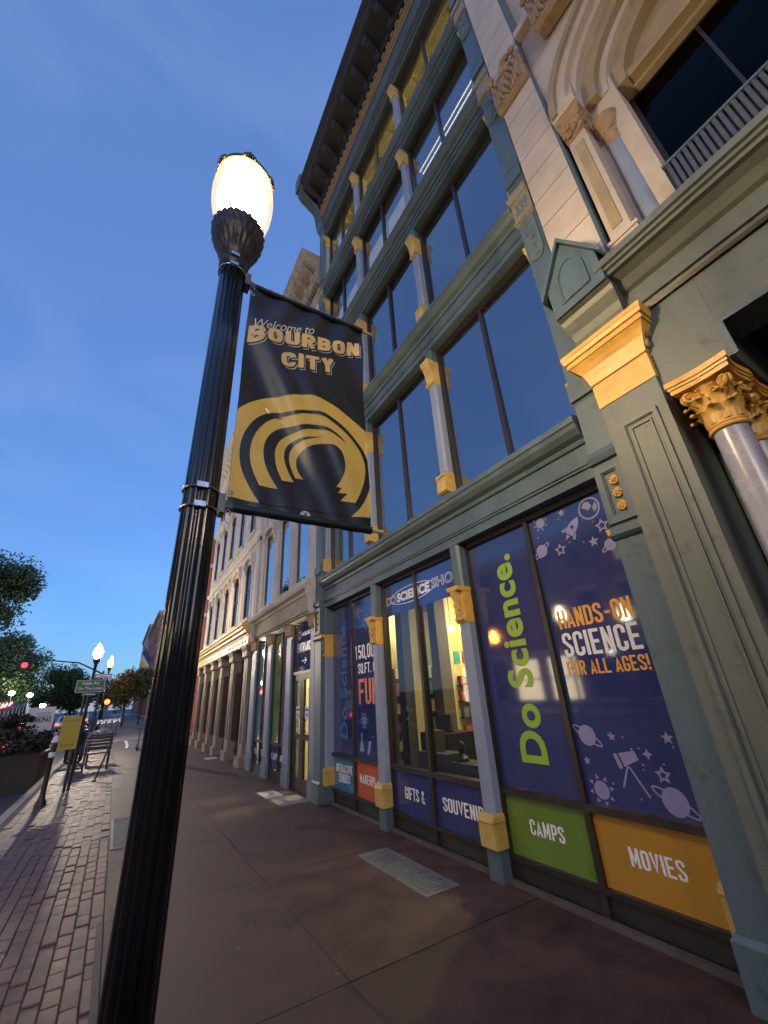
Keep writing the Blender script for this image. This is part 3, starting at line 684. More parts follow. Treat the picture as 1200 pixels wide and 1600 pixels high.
for r in range(6):
    P('shelf', pm('dark_counter', (.02, .018, .018)), su, (4.44, 5.36, 7.0, 7.24, .30 + r*.30, .32 + r*.30))
    for c in range(8):
        cc = random.choice(cols); P('merchandise', pm('merch_%d' % cols.index(cc), cc), su, (4.46 + c*.112, 4.46 + c*.112 + random.uniform(.06, .10), 7.02, 7.12, .321 + r*.30, .321 + r*.30 + random.uniform(.10, .25)))
for q, (x, y) in enumerate(((4.55, 5.35), (4.8, 5.35), (5.15, 5.0))):
    pd = build(MB().tube([(x, y, 2.55), (x, y, 3.19)], .006, 5), 'pendant', ROOMD, A); build(MB().ball((x, y, 2.5), .05), 'pendant_bulb', em('pendant_bulb', (1, .8, .45), 9), pd, True)
for q in range(5):
    P('framed_print', pm('merch_%d' % (q % 8), cols[q % 8]), sh, (5.0 + q*.2, 5.13 + q*.2, 5.885, 5.898, 2.0, 2.2))
P('counter', pm('dark_counter', (.02, .018, .018)), A, (4.0, 4.5, 5.05, 5.7, .01, 1.02)); P('monitor', ROOMD, A, (4.2, 4.24, 5.2, 5.5, 1.02, 1.25))
build(MB().ball((3.72, 4.45, .93), .05, .05, .07).lathe((3.72, 4.45, .0), [(.07, .65), (.09, .72), (.08, .82), (.03, .86), (.03, .9)], 12), 'display_figure', pm('black_figure', (.01, .01, .01), .6, .2, 4, 0), A, True)
P('display_case', ROOMD, A, (3.6, 3.9, 4.6, 5.2, .01, .85)); P('display_case', ROOMD, A, (3.6, 3.9, 4.0, 4.55, .01, .78)); P('stacked_box', pm('brown_shop_column', (.10, .07, .035)), A, (3.62, 3.8, 4.85, 5.05, .85, 1.1))

# ------------------------------------------------------------------ tan stone building on the right
STONE = pm('tan_limestone', (0.45, 0.385, 0.33), 0.8, 0.16, 2.2, 0.3, 80, dirt=0.22)
STONE2 = pm('ochre_limestone', (0.30, 0.23, 0.145), 0.8, 0.2, 3, 0.3, 70, dirt=0.3)
STONEC = pm('brown_carving', (0.30, 0.20, 0.11), 0.8, 0.35, 14, 0.5, 50, dirt=0.6)
SILVER = pm('lilac_grey_column', (0.33, 0.315, 0.35), 0.26, 0.16, 5, 0.12, 60, spec=0.7)
NAVY = pm('navy_recess_paint', (0.012, 0.018, 0.035), 0.5, 0.2, 4, 0.05)
OLIVE = pm('olive_grey_paint', (0.098, 0.114, 0.104), 0.45, 0.26, 2.0, 0.2, 60, dirt=0.75, streak=True)
BLD = thing('stone_fronted_building', 'tan stone building with olive storefront, gold capitals and grey columns at right', 'building', (3.3, 0, 0))
P('upper_wall', STONE, BLD, (3.30, 9.0, .34, 1.315, 4.6, 13.5))
P('upper_wall', STONE, BLD, (3.30, 9.0, -6, .34, 9.2, 13.5))
P('upper_wall', STONE, BLD, (3.30, 9.0, -6, -2.1, 4.6, 9.2))
P('room_back', ROOMD, BLD, (5.5, 5.6, -2.1, .34, 4.6, 9.2)); P('room_floor', ROOMD, BLD, (3.3, 5.5, -2.1, .34, 4.5, 4.6))
# storefront pilaster
pl = P('pilaster', OLIVE, BLD, (2.98, 3.5, .89, 1.318, 0, 3.60))
P('panel_moulding', OLIVE, pl, (2.962, 2.984, .955, .985, .35, 3.375), (2.962, 2.984, 1.195, 1.225, .35, 3.375), (2.962, 2.984, .985, 1.195, 3.345, 3.375), (2.962, 2.984, .985, 1.195, .35, .38))
P('panel_bead', TEAL_D, pl, (2.970, 2.984, .985, .994, .38, 3.345), (2.970, 2.984, 1.186, 1.195, .38, 3.345), (2.970, 2.984, .994, 1.186, 3.336, 3.345))
P('panel_moulding', OLIVE, pl, (2.968, 2.984, 1.010, 1.024, .42, 3.31), (2.968, 2.984, 1.150, 1.164, .42, 3.31), (2.968, 2.984, 1.024, 1.150, 3.296, 3.31))
P('plinth', OLIVE, pl, (2.94, 3.4, .86, 1.345, 0, .30)); build(MB().prof_y([(2.95, .30), (2.93, .31), (2.93, .34), (2.975, .37), (3.0, .37), (3.0, .30)], .865, 1.34), 'base_moulding', OLIVE, pl)
gc = build(MB().rects([(3.60, 2.972, 3.4, .885, 1.325), (3.815, 2.970, 3.4, .883, 1.327), (3.82, 2.982, 3.4, .893, 1.317), (3.83, 2.982, 3.4, .893, 1.317), (3.835, 2.966, 3.4, .880, 1.33), (3.90, 2.955, 3.4, .868, 1.342), (3.96, 2.938, 3.4, .85, 1.36), (4.01, 2.91, 3.4, .825, 1.39), (4.05, 2.88, 3.4, .80, 1.42)]), 'capital', GOLD, pl)
build(MB().rects([(4.05, 2.872, 3.4, .79, 1.43), (4.085, 2.872, 3.4, .79, 1.43), (4.09, 2.880, 3.4, .797, 1.422), (4.10, 2.880, 3.4, .797, 1.422), (4.105, 2.862, 3.4, .78, 1.44), (4.14, 2.855, 3.4, .772, 1.448), (4.145, 2.85, 3.4, .768, 1.455), (4.185, 2.85, 3.4, .768, 1.455)]), 'abacus', GOLD, gc)
for q in range(5):
    x = 2.99 + q*.05
    build(MB().ball((x, .845 - .01*q, 4.0 - q*.01), .035, .02, .05, 8, 5).ball((x, .86, 3.90), .03, .018, .04, 8, 5), 'side_carving', STONEC, gc, True)
# portal beam, opening and porch
P('beam', OLIVE, BLD, (3.02, 3.32, .47, .889, 3.455, 4.20)); P('beam', OLIVE, BLD, (3.022, 3.32, -6, .4695, 3.71, 4.20))
P('beam_return', OLIVE, BLD, (3.32, 4.6, .47, .75, 3.455, 4.20)); P('beam_edge', TEAL, BLD, (3.00, 3.022, .44, .474, 3.44, 3.74), (3.0, 3.022, -6, .44, 3.705, 3.74))
P('porch_ceiling', NAVY, BLD, (3.32, 4.9, -6, .47, 3.9, 4.2)); P('porch_wall', NAVY, BLD, (4.6, 4.8, -6, 1.315, 0, 4.2)); P('side_wall', NAVY, BLD, (3.5, 4.6, 1.10, 1.33, 0, 4.2))
STRIP = pm('pale_teal_jamb', (0.26, 0.38, 0.38), .45, .1, 4, .05)
for x, y in ((3.62, 1.06), (3.95, 1.05), (4.3, 1.04)): P('jamb_strip', STRIP, BLD, (x, x+.05, y, y+.04, 0, 3.40))
P('entrance_door', pm('dark_green_door', (.02, .03, .03), .4, .2, 4, .05), BLD, (4.50, 4.58, -.7, .42, 0, 2.6)); P('transom_light', pm('olive_transom', (.22, .20, .04), .3, .1, 4, 0), BLD, (4.50, 4.56, -.7, .42, 2.7, 3.6))
# corinthian columns
def capital_column(cx, cy, r, zs, parent, n_leaf=8):
    col = build(MB().lathe((cx, cy, 0), [(r*1.35, .25), (r*1.35, .30), (r*1.15, .33), (r*1.2, .37), (r*1.02, .40), (r*1.05, 1.0), (r*.93, zs)], 28), 'column', SILVER, parent, True)
    P('plinth', OLIVE, col, (cx-r*1.5, cx+r*1.5, cy-r*1.5, cy+r*1.5, 0, .25))
    build(MB().lathe((cx, cy, zs), [(r*.95, 0), (r*1.10, .008), (r*1.14, .018), (r*1.08, .030), (r*.98, .034), (r*1.06, .042), (r*1.06, .052), (r*.95, .058)], 28), 'neck_ring', GOLD, col, True)
    build(MB().lathe((cx, cy, zs), [(r*.90, .05), (r*.92, .16), (r*1.02, .26), (r*1.22, .33), (r*1.3, .345)], 28), 'bell', GOLD, col, True)
    h = r * 1.88
    ab = MB()
    for z0_, z1_, kk in ((.345, .375, .94), (.379, .40, .98), (.404, .445, 1.03)):
        pts = []
        for s in range(4):
            a0 = math.pi/4 + s*math.pi/2
            for t in range(7):
                u = t/6; ca = Vector((math.cos(a0), math.sin(a0))); cb = Vector((math.cos(a0+math.pi/2), math.sin(a0+math.pi/2)))
                p = ca.lerp(cb, u)*h*1.36*kk*(1 - .10*math.sin(math.pi*u)); pts.append((cx+p.x, cy+p.y))
        ab.prof_z(pts, zs+z0_, zs+z1_)
    build(ab, 'abacus', GOLD, col)
    def leaf(ang, zb_, hh, wid, rb, curl):
        rows = []
        for q in range(9):
            t = q/8
            rr = rb + .012 + .012*t + curl*max(0, t-.5)**1.4*1.3
            zz = zb_ + hh*(t if t < .8 else .8 + (t-.8)*.3 - (t-.8)**2*3)
            w_ = wid*(.62 + .55*math.sin(math.pi*min(1, t*.8+.1)))*(1 - .42*max(0, t-.6)/.4)*(1 + .16*math.cos(t*26))
            rows.append([(rr + (-.010 if abs(s) == 2 else (.004 if s == 0 else 0)) , s/2*w_, zz) for s in (-2, -1, 0, 1, 2)])
        mb = MB(); ca, sa = math.cos(ang), math.sin(ang)
        T_ = lambda p, o: (cx + (p[0]-o)*ca - p[1]*sa, cy + (p[0]-o)*sa + p[1]*ca, p[2])
        for o in (0, .007):
            vs = [T_(p, o) for row in rows for p in row]
            mb.add(vs, [(i*5+j, i*5+j+1, (i+1)*5+j+1, (i+1)*5+j) for i in range(8) for j in range(4)])
        mb.ball(T_((rows[8][2][0]+.004, 0, rows[8][2][2]+.002), 0), .016, .016, .013, 7, 5)
        build(mb, 'acanthus_leaf', GOLD, col, True)
    for q in range(n_leaf):
        a = 2*math.pi*q/n_leaf + math.pi
        leaf(a, zs+.05, .145, r*.40, r*.90, .10)
        leaf(a + math.pi/n_leaf, zs+.06, .245, r*.40, r*.93, .09)
    for s in range(4):
        a = math.pi/4 + s*math.pi/2
        pts = []; rad = []
        for q in range(26):
            t = q/25; ph = 1.5*math.pi - t*3.6*math.pi; sr = .046*(1-t*.82)
            pts.append((r*1.52 + sr*math.cos(ph), zs+.29 + sr*math.sin(ph))); rad.append(.0165*(1-.35*t))
        pts = [(r*1.0, zs+.17), (r*1.15, zs+.215)] + pts; rad = [.008, .011] + rad
        for off in (-.013, .013):
            build(MB().tube([(cx + p*math.cos(a) - off*math.sin(a), cy + p*math.sin(a) + off*math.cos(a), z) for p, z in pts], rad, 7), 'volute', GOLD, col, True)
        b_ = s*math.pi/2
        mb = MB().ball((cx + r*1.32*math.cos(b_), cy + r*1.32*math.sin(b_), zs+.375), .026, .026, .03, 8, 5)
        for q in range(6): mb.ball((cx + r*1.32*math.cos(b_) - .026*math.sin(b_)*math.cos(q), cy + r*1.32*math.sin(b_) + .026*math.cos(b_)*math.cos(q), zs+.375+.026*math.sin(q)), .013, .013, .013, 6, 4)
        for off in (-.03, .03):
            mb.tube([(cx + (r*1.12 + .02*math.cos(q*.6))*math.cos(b_) - (off + .018*math.cos(q*.6)*(1 if off > 0 else -1))*math.sin(b_), cy + (r*1.12+.02*math.cos(q*.6))*math.sin(b_) + (off + .018*math.cos(q*.6)*(1 if off > 0 else -1))*math.cos(b_), zs+.30 + .022*math.sin(q*.6)) for q in range(10)], .007, 5)
        build(mb, 'rosette', GOLD, col, True)
    return col
capital_column(3.06, .66, .098, 2.985, BLD)
capital_column(3.46, .66, .098, 2.985, BLD)
# storefront cornice
build(MB().prof_y([(3.3, 4.20), (3.0, 4.20), (2.985, 4.23), (2.96, 4.235), (2.96, 4.27), (2.985, 4.29), (2.985, 4.42), (2.95, 4.44), (2.90, 4.50), (2.84, 4.535), (2.80, 4.54), (2.80, 4.575), (2.775, 4.58), (2.775, 4.61), (2.75, 4.615), (2.75, 4.68), (2.77, 4.70), (3.3, 4.76)], -6, .93), 'cornice', OLIVE, BLD)
build(MB().prof_y([(3.02, 4.19), (2.995, 4.17), (2.985, 4.199), (3.02, 4.20)], -6, .76), 'shadow_line_strip', BRONZE, BLD)  # dark strip drawn as the shadow line under the cornice
# gabled block over the pilaster
gb = build(MB().rects([(4.186, 2.93, 3.3, .90, 1.318), (4.30, 2.93, 3.3, .90, 1.318), (4.36, 2.90, 3.3, .89, 1.325), (4.44, 2.84, 3.3, .875, 1.335), (4.48, 2.82, 3.3, .87, 1.34), (4.50, 2.78, 3.3, .865, 1.345)]), 'cornice_block', OLIVE, BLD)
build(MB().prof_x([(.875, 4.50), (1.335, 4.50), (1.335, 4.83), (1.105, 5.22), (.875, 4.83)], 2.76, 3.9), 'gable_face', TEAL, gb)
ar = [(.985, 4.60), (1.225, 4.60), (1.225, 4.80)] + [(1.105 + .12*math.cos(t), 4.80 + .20*math.sin(t)) for t in [math.pi*q/12 for q in range(1, 12)]] + [(.985, 4.80)]
vs, fs = stroke_poly([(-a, b) for a, b in ar], .022, True); m_ = on_front([(u, v, 0) for u, v in vs], fs, 2.748)
build(MB().add([(2.757, y, z) for y, z in ar], [tuple(range(len(ar)))]), 'arched_panel', TEAL, gb)
k_ = MB(); n_ = len(m_.v); k_.add(m_.v + [(2.762, y, z) for x, y, z in m_.v], m_.f + [tuple(i+n_ for i in q) for q in m_.f]); build(k_, 'arch_moulding', TEAL, gb)
for sg in (-1, 1):
    e = 1.105 + sg*.285
    build(MB().loft([[(2.72, 1.105, 5.235), (2.72, 1.105, 5.29), (2.72, e, 4.795), (2.72, e, 4.74)], [(3.9, 1.105, 5.235), (3.9, 1.105, 5.29), (3.9, e, 4.795), (3.9, e, 4.74)]]), 'gable_roof', TEAL, gb)
# quoins
for q in range(21):
    z = 4.78 + q*.405
    P('stone_block', STONE, BLD, (3.035, 3.30, .885, 1.312, z, z+.393)); P('joint', STONE2, BLD, (3.052, 3.30, .886, 1.311, z+.393, z+.405))
    if q < 9: P('stone_block', STONE, BLD, (3.10, 3.30, .62, .86, z, z+.393)) if q >= 6 else None
P('drain_strip', TEAL, BLD, (3.045, 3.30, .862, .884, 4.78, 13.2))
# window pilaster, colonnette, stepped head
wp = P('window_pilaster', STONE, BLD, (3.10, 3.30, .655, .835, 5.05, 6.72))
P('pilaster_fillet', STONE2, wp, (3.09, 3.104, .70, .79, 5.25, 6.60)); P('pilaster_base', STONE, wp, (3.06, 3.3, .61, .858, 4.78, 5.06)); P('base_cap', STONE, wp, (3.045, 3.3, .60, .859, 5.06, 5.10))
mb = MB().rects([(6.72, 3.09, 3.3, .65, .84), (6.80, 3.08, 3.3, .64, .845), (6.98, 3.05, 3.3, .62, .858), (7.02, 3.03, 3.3, .60, .859), (7.08, 3.03, 3.3, .60, .859)])
for q in range(16): mb.ball((3.06, random.uniform(.65, .84), random.uniform(6.74, 6.98)), .022, .03, .035, 7, 4)
for q in range(6): mb.ball((3.06 + q*.035, .635, 6.78 + random.uniform(0, .18)), .03, .022, .035, 7, 4)
build(mb, 'carved_capital', STONEC, wp)
cn = build(MB().lathe((3.34, .545, 0), [(.10, 5.0), (.10, 5.06), (.085, 5.1), (.082, 5.2), (.074, 6.42)], 24), 'colonnette', PERI, BLD, True)
mb = MB().lathe((3.34, .545, 0), [(.075, 6.42), (.085, 6.44), (.078, 6.46), (.09, 6.6), (.12, 6.72), (.135, 6.76), (.14, 6.82)], 18)
for q in range(14): a = q*.9; mb.ball((3.34 + .09*math.cos(a), .545 + .09*math.sin(a), 6.50 + .03*(q % 7)), .026, .026, .032, 7, 4)
build(mb, 'carved_capital', STONEC, cn, True)
P('window_reveal', PERI, BLD, (3.36, 3.6, .47, .62, 4.78, 7.11)); P('window_jamb', STONE, BLD, (3.36, 3.75, .36, .465, 4.78, 7.14))
YC, AA, BB = -0.75, 1.33, 1.15                 # springing centre and half axes of the window arch
def arc_pts(o, n=28): return [(YC + (AA+o)*math.cos(math.pi*q/n), 7.12 + (BB+o)*math.sin(math.pi*q/n)) for q in range(n+1)]
for q, (o0, o1, x0, mt) in enumerate(((-.34, -.20, 3.36, STONE2), (-.20, -.12, 3.28, STONE), (-.12, .02, 3.20, STONE2), (.02, .10, 3.10, STONE), (.10, .20, 3.02, STONE), (.20, .27, 2.97, STONE2))):
    a_, b_ = arc_pts(o0), arc_pts(o1); n_ = len(a_); vs = []
    for x in (x0, 3.62): vs += [(x, y, z) for y, z in a_] + [(x, y, z) for y, z in b_]
    fs = []
    for k in range(n_-1):
        fs += [(k, k+1, n_+k+1, n_+k), (2*n_+k, 3*n_+k, 3*n_+k+1, 2*n_+k+1), (k, 2*n_+k, 2*n_+k+1, k+1), (n_+k, n_+k+1, 3*n_+k+1, 3*n_+k)]
    fs += [(0, n_, 3*n_, 2*n_), (n_-1, 3*n_-1, 4*n_-1, 2*n_-1)]
    build(MB().add(vs, fs), 'arch_moulding', mt, BLD)
lun = arc_pts(-.34); build(MB().prof_x([(y, z) for y, z in lun] + [(lun[-1][0], 7.10), (lun[0][0], 7.10)], 3.50, 3.60), 'lunette_panel', STONE2, BLD)
build(MB().prof_y([(3.62, 7.15), (3.40, 7.15), (3.38, 7.19), (3.40, 7.26), (3.62, 7.26)], -2.1, .36), 'window_head', STONE2, BLD)
ext = arc_pts(.262); build(MB().prof_x([(y, z) for y, z in ext] + [(-6, 7.12), (-6, 9.2), (.60, 9.2), (.60, 7.24)], 3.085, 3.28), 'spandrel_wall', STONE, BLD)
build(MB().prof_y([(3.30, 7.09), (3.02, 7.09), (2.99, 7.14), (2.99, 7.2), (3.02, 7.24), (3.30, 7.24)], .60, .862), 'impost', STONE, BLD)
P('upper_wall', STONE, BLD, (3.09, 3.30, .60, .862, 7.24, 9.2)); None
w = P('window', BRONZE, BLD, (3.58, 3.64, .30, .36, 4.8, 7.14), (3.58, 3.64, -1.6, .30, 7.09, 7.14))
P('pane', glass('dark_window_glass', .008, (.2, .2, .22)), w, (3.60, 3.608, -1.6, .30, 4.8, 7.09)); P('mullion', BRONZE, w, (3.58, 3.63, -.30, -.275, 4.8, 7.09))
RIB = pm('blue_grey_rib', (0.055, 0.065, 0.085), .55, .2, 6, .1, dirt=.3)
rb = build(MB().lathe((3.20, .30, 4.78), [(.016, 0), (.016, .70)], 8), 'railing_rib', RIB, BLD, True)
for q in range(1, 34): dup(rb, (0, -q*.042, 0))
P('railing_backing', BRONZE, BLD, (3.225, 3.24, -1.6, .34, 4.78, 5.47)); P('railing_cap', TEAL, BLD, (3.18, 3.24, -1.6, .34, 5.48, 5.505))
# carved cartouches
def cartouche(y0, y1, z0, z1, x, mat):
    mb = MB().rects([(z0, x+.06, x+.2, y0+.02, y1-.02), (z0+.04, x+.02, x+.2, y0, y1), (z1-.12, x+.02, x+.2, y0, y1), (z1, x+.06, x+.2, y0+.03, y1-.03)])
    for q in range(9):
        u = y0 + (y1-y0)*(.12 + .76*q/8)
        mb.tube([(x+.015, u + .03*math.sin(t*1.1+q), z0+.08 + t*(z1-z0-.2)/6) for t in range(7)], [.012, .022, .028, .03, .026, .02, .012], 6)
    for q in range(12): mb.ball((x, random.uniform(y0, y1), z1 - random.uniform(.0, .25)), .04, .05, .05, 8, 5)
    return build(mb, 'carved_cartouche', mat, BLD, True)
cartouche(.875, 1.34, 8.30, 9.05, 2.94, STONEC)
cartouche(.10, .62, 8.55, 9.3, 2.86, STONEC)
P('wall_moulding', STONE, BLD, (2.98, 3.30, -6, .862, 9.2, 9.32), (3.02, 3.30, -6, .862, 9.32, 9.44))

# ------------------------------------------------------------------ grey stone building with the entrance doors
GREYS = pm('grey_beige_stone', (0.41, 0.39, 0.36), 0.8, 0.16, 2.2, 0.3, 70, dirt=0.3)
MOTT = pm('mottled_frieze', (0.28, 0.235, 0.19), 0.8, 0.4, 5, 0.35, 60, dirt=0.6)
BLUEP = pm('slate_blue_paint', (0.115, 0.165, 0.215), 0.5, 0.15, 3, 0.1, 80, dirt=0.3)
C = thing('grey_stone_building', 'grey stone building with slate blue piers and glazed entrance doors', 'building', (3.3, 10, 0))
C0, C1 = 7.645, 12.55
P('rear_wall', ROOMD, C, (7.5, 7.6, C0, C1, 0, 13.4)); P('side_wall', GREYS, C, (3.4, 7.5, C0, C0+.1, 0, 13.4)); P('side_wall', GREYS, C, (3.4, 7.5, C1-.1, C1, 0, 13.4)); P('roof', ROOMD, C, (3.2, 7.6, C0, C1, 13.4, 13.5))
for z in (3.2, 6.6, 9.8): P('floor_slab', ROOMD, C, (3.45, 7.5, C0+.1, C1-.1, z, z+.3))
for y0, y1 in ((7.65, 7.95), (9.03, 9.42), (10.52, 10.92), (11.95, 12.45)):
    p = P('pier', BLUEP, C, (3.10, 3.42, y0, y1, 0, 3.10)); P('pier_base', BLUEP, p, (3.075, 3.42, y0-.012, y1+.012, 0, .30)); P('pier_fillet', PERI, p, (3.088, 3.104, y0+.05, y1-.05, .4, 2.8))
    build(MB().rects([(2.86, 3.09, 3.42, y0-.005, y1+.005), (2.9, 3.06, 3.42, y0-.02, y1+.02), (3.08, 3.03, 3.42, y0-.03, y1+.03), (3.12, 3.0, 3.42, y0-.04, y1+.04)]), 'pier_capital', STONEC, p)
build(MB().prof_y([(3.45, 3.12), (3.13, 3.12), (3.13, 3.20), (3.45, 3.20)], C0, C1), 'lintel', TEAL_D, C)
build(MB().prof_y([(3.45, 3.20), (3.10, 3.20), (3.10, 3.24), (3.07, 3.25), (3.07, 3.60), (3.45, 3.60)], C0, C1), 'frieze', MOTT, C)
build(MB().prof_y([(3.45, 3.601), (3.05, 3.601), (3.02, 3.66), (2.95, 3.70), (2.92, 3.76), (2.92, 3.80), (2.95, 3.83), (3.45, 3.88)], C0, C1), 'cornice', GREYS, C)
for y in (C0+.12, C1-.12): build(MB().prof_y([(3.10, 3.12), (3.02, 3.14), (3.0, 3.25), (2.98, 3.45), (2.93, 3.6), (2.92, 3.68), (3.1, 3.68)], y-.11, y+.11), 'console', GREYS, C)
FILM = [film('teal_mural_film', (.06, .22, .27)), film('green_mural_film', (.15, .24, .06)), film('pink_mural_film', (.33, .10, .16)), film('purple_mural_film', (.16, .09, .22))]
for (y0, y1), fa, fb, word in (((9.42, 10.52), FILM[1], FILM[3], 'CAMPS AND'), ((10.92, 11.95), FILM[0], FILM[2], 'EVENTS')):
    w = P('shop_window', BRONZE, C, (3.26, 3.34, y0, y0+.05, 0, 3.12), (3.26, 3.34, y1-.05, y1, 0, 3.12), (3.262, 3.34, y0+.05, y1-.05, .66, .72), (3.262, 3.34, y0+.05, y1-.05, 0, .2), (3.262, 3.34, y0+.05, y1-.05, 3.06, 3.12))
    m = y0 + (y1-y0)*.40
    P('mullion', BRONZE, w, (3.255, 3.34, m-.02, m+.02, .2, 3.06))
    for a, c, mt in ((m+.02, y1-.05, fa), (y0+.05, m-.02, fb)):
        P('pane', mt, w, (3.30, 3.31, a, c, .72, 3.06)); P('lower_panel', F_BLUE, w, (3.30, 3.31, a, c, .2, .66))
    letter(word, y1-.10, .38, y0+.12, .13, T_WHITE, w, 3.2975)
    w.location.x -= .125
dr = P('door_frame', BRONZE, C, (3.22, 3.32, 7.95, 8.0, 0, 3.1), (3.22, 3.32, 8.98, 9.03, 0, 3.1), (3.222, 3.32, 8.0, 8.98, 2.04, 2.10))
P('transom_film', F_BLUE, dr, (3.27, 3.28, 8.0, 8.98, 2.10, 3.1))
letter('ENTRANCE', 8.90, 2.48, 8.02, .19, T_WHITE, dr, 3.2675)
vs, fs = stroke_poly([(-8.60, 2.30), (-8.36, 2.30)], .022); build(on_front([(u, v, 0) for u, v in vs], fs, 3.2675), 'arrow_print', T_WHITE, dr)
vs, fs = stroke_poly([(-8.44, 2.36), (-8.35, 2.30), (-8.44, 2.24)], .022); build(on_front([(u, v, .0003) for u, v in vs], fs, 3.2675), 'arrow_print', T_WHITE, dr)
for q in range(8):
    a = q*math.pi/4; vs, fs = stroke_poly([(-8.78 + .05*math.cos(a), 2.84 + .05*math.sin(a)), (-8.78 + .10*math.cos(a), 2.84 + .10*math.sin(a))], .02); build(on_front([(u, v, 0) for u, v in vs], fs, 3.2675), 'emblem_print', T_WHITE, dr)
ICN[0] = 0
dr.location.x -= .095
letter('SCIENCE', 8.64, 2.80, 8.06, .08, T_WHITE, dr, 3.2675)
for y0, y1 in ((8.0, 8.487), (8.493, 8.98)):
    d = P('door', BRONZE, C, (3.24, 3.29, y0, y0+.10, .01, 2.04), (3.24, 3.29, y1-.10, y1, .01, 2.04), (3.242, 3.29, y0+.10, y1-.10, .01, .22), (3.242, 3.29, y0+.10, y1-.10, 1.93, 2.04), (3.242, 3.29, y0+.10, y1-.10, .86, .95))
    P('pane', GLASS, d, (3.262, 3.268, y0+.10, y1-.10, .22, .86)); P('pane', GLASS, d, (3.262, 3.268, y0+.10, y1-.10, .95, 1.93))
    h_ = y1-.06 if y0 < 8.2 else y0+.06
    build(MB().tube([(3.24, h_, .95), (3.18, h_, .97), (3.18, h_, 1.25), (3.24, h_, 1.27)], .012, 6), 'handle', STEEL, d, True)
    d.location.x -= .095
    n = P('paper_notice', T_WHITE, d, (3.2585, 3.2605, y0+.13, y1-.14, 1.22, 1.44)); P('notice_print', BRONZE, n, (3.2575, 3.2583, y0+.16, y1-.17, 1.36, 1.40), (3.2575, 3.2583, y0+.20, y1-.21, 1.27, 1.31))
P('lobby_wall', SHOPW, C, (5.2, 5.3, 7.75, 9.4, 0, 3.2)); P('lobby_wall', CREAM, C, (3.45, 5.2, 9.3, 9.38, 0, 3.2)); P('lobby_floor', ROOMD, C, (3.45, 5.2, 7.75, 9.3, -.02, .0))
build(MB().lathe((4.2, 8.5, 3.0), [(.16, 0), (.16, .03)], 16), 'downlight', DOWN, C)
# upper floors: wall with real openings
def wall_open(parent, mat, x0, x1, y0, y1, z0, z1, holes, name='wall'):
    ys = sorted({y0, y1} | {h[0] for h in holes} | {h[1] for h in holes}); zs = sorted({z0, z1} | {h[2] for h in holes} | {h[3] for h in holes})
    mb = MB()
    for i in range(len(ys)-1):
        run = None
        for j in range(len(zs)-1):
            yc = (ys[i]+ys[i+1])/2; zc = (zs[j]+zs[j+1])/2
            solid = not any(h[0] < yc < h[1] and h[2] < zc < h[3] for h in holes)
            if solid: run = (run[0], zs[j+1]) if run else (zs[j], zs[j+1])
            if (not solid or j == len(zs)-2) and run:
                mb.box(x0, x1, ys[i], ys[i+1], run[0], run[1]); run = None
    return build(mb, name, mat, parent)
def sash(parent, x, y0, y1, z0, z1, gm, mid=True):
    w = P('window', BRONZE, parent, (x-.03, x+.04, y0, y0+.04, z0, z1), (x-.03, x+.04, y1-.04, y1, z0, z1), (x-.028, x+.04, y0+.04, y1-.04, z0, z0+.05), (x-.028, x+.04, y0+.04, y1-.04, z1-.05, z1))
    zm = (z0+z1)/2
    if mid:
        P('meeting_rail', BRONZE, w, (x-.025, x+.035, y0+.04, y1-.04, zm-.02, zm+.02)); P('pane', gm, w, (x, x+.006, y0+.04, y1-.04, z0+.05, zm-.02)); P('pane', gm, w, (x, x+.006, y0+.04, y1-.04, zm+.02, z1-.05))
    else: P('pane', gm, w, (x, x+.006, y0+.04, y1-.04, z0+.05, z1-.05))
    return w
GLASS_S = glass('sky_mirroring_glass', 0.75, (0.4, 0.42, 0.45))
ch = []
for y in (8.32, 9.62, 11.05):
    for z0, z1 in ((4.0, 6.15), (7.0, 8.9), (9.9, 11.4)): ch.append((y, y+.78, z0, z1))
wall_open(C, GREYS, 3.16, 3.44, C0, C1, 3.88, 13.4, ch)
def hood(parent, y0, y1, z, x, arch=True, mat=GREYS):
    ym = (y0+y1)/2; hw = (y1-y0)/2 + .12
    pts = [(ym-hw, z-.05)] + [(ym - hw*math.cos(t), z + (.30 if arch else .12)*math.sin(t)**.8) for t in [math.pi*q/10 for q in range(1, 10)]] + [(ym+hw, z-.05)]
    inn = [(ym + (hw-.10)*math.cos(t), z - .04 + (.20 if arch else .02)*math.sin(t)**.8) for t in [math.pi*q/10 for q in range(0, 11)]]
    h = build(MB().prof_x(pts + inn, x-.10, x+.02), 'window_hood', mat, parent)
    for s in (ym-hw+.05, ym+hw-.05): build(MB().prof_y([(x+.01, z-.35), (x-.04, z-.30), (x-.05, z-.18), (x-.11, z-.10), (x-.12, z-.04), (x+.01, z-.04)], s-.05, s+.05), 'hood_bracket', mat, h)
    return h
for (a, c, z0, z1) in ch:
    sash(C, 3.20, a, c, z0, z1, GLASS_S if z0 < 5 else GLASS_R, False)
    hood(C, a, c, z1, 3.155, True)
    P('sill', GREYS, C, (3.08, 3.2, a-.06, c+.06, z0-.10, z0-.001))
for y in (7.70, 9.24, 10.55, 12.0): P('wall_strip', GREYS, C, (3.135, 3.162, y, y+.32, 3.88, 12.6))
build(MB().prof_y([(3.44, 12.3), (3.14, 12.3), (3.10, 12.4), (3.10, 12.55), (3.14, 12.6), (3.14, 12.9), (3.05, 12.98), (2.98, 13.1), (2.95, 13.3), (2.62, 13.5), (2.58, 13.55), (2.58, 13.75), (2.50, 13.9), (2.50, 13.98), (3.44, 13.98)], C0+.02, C1), 'roof_cornice', MOTT, C)
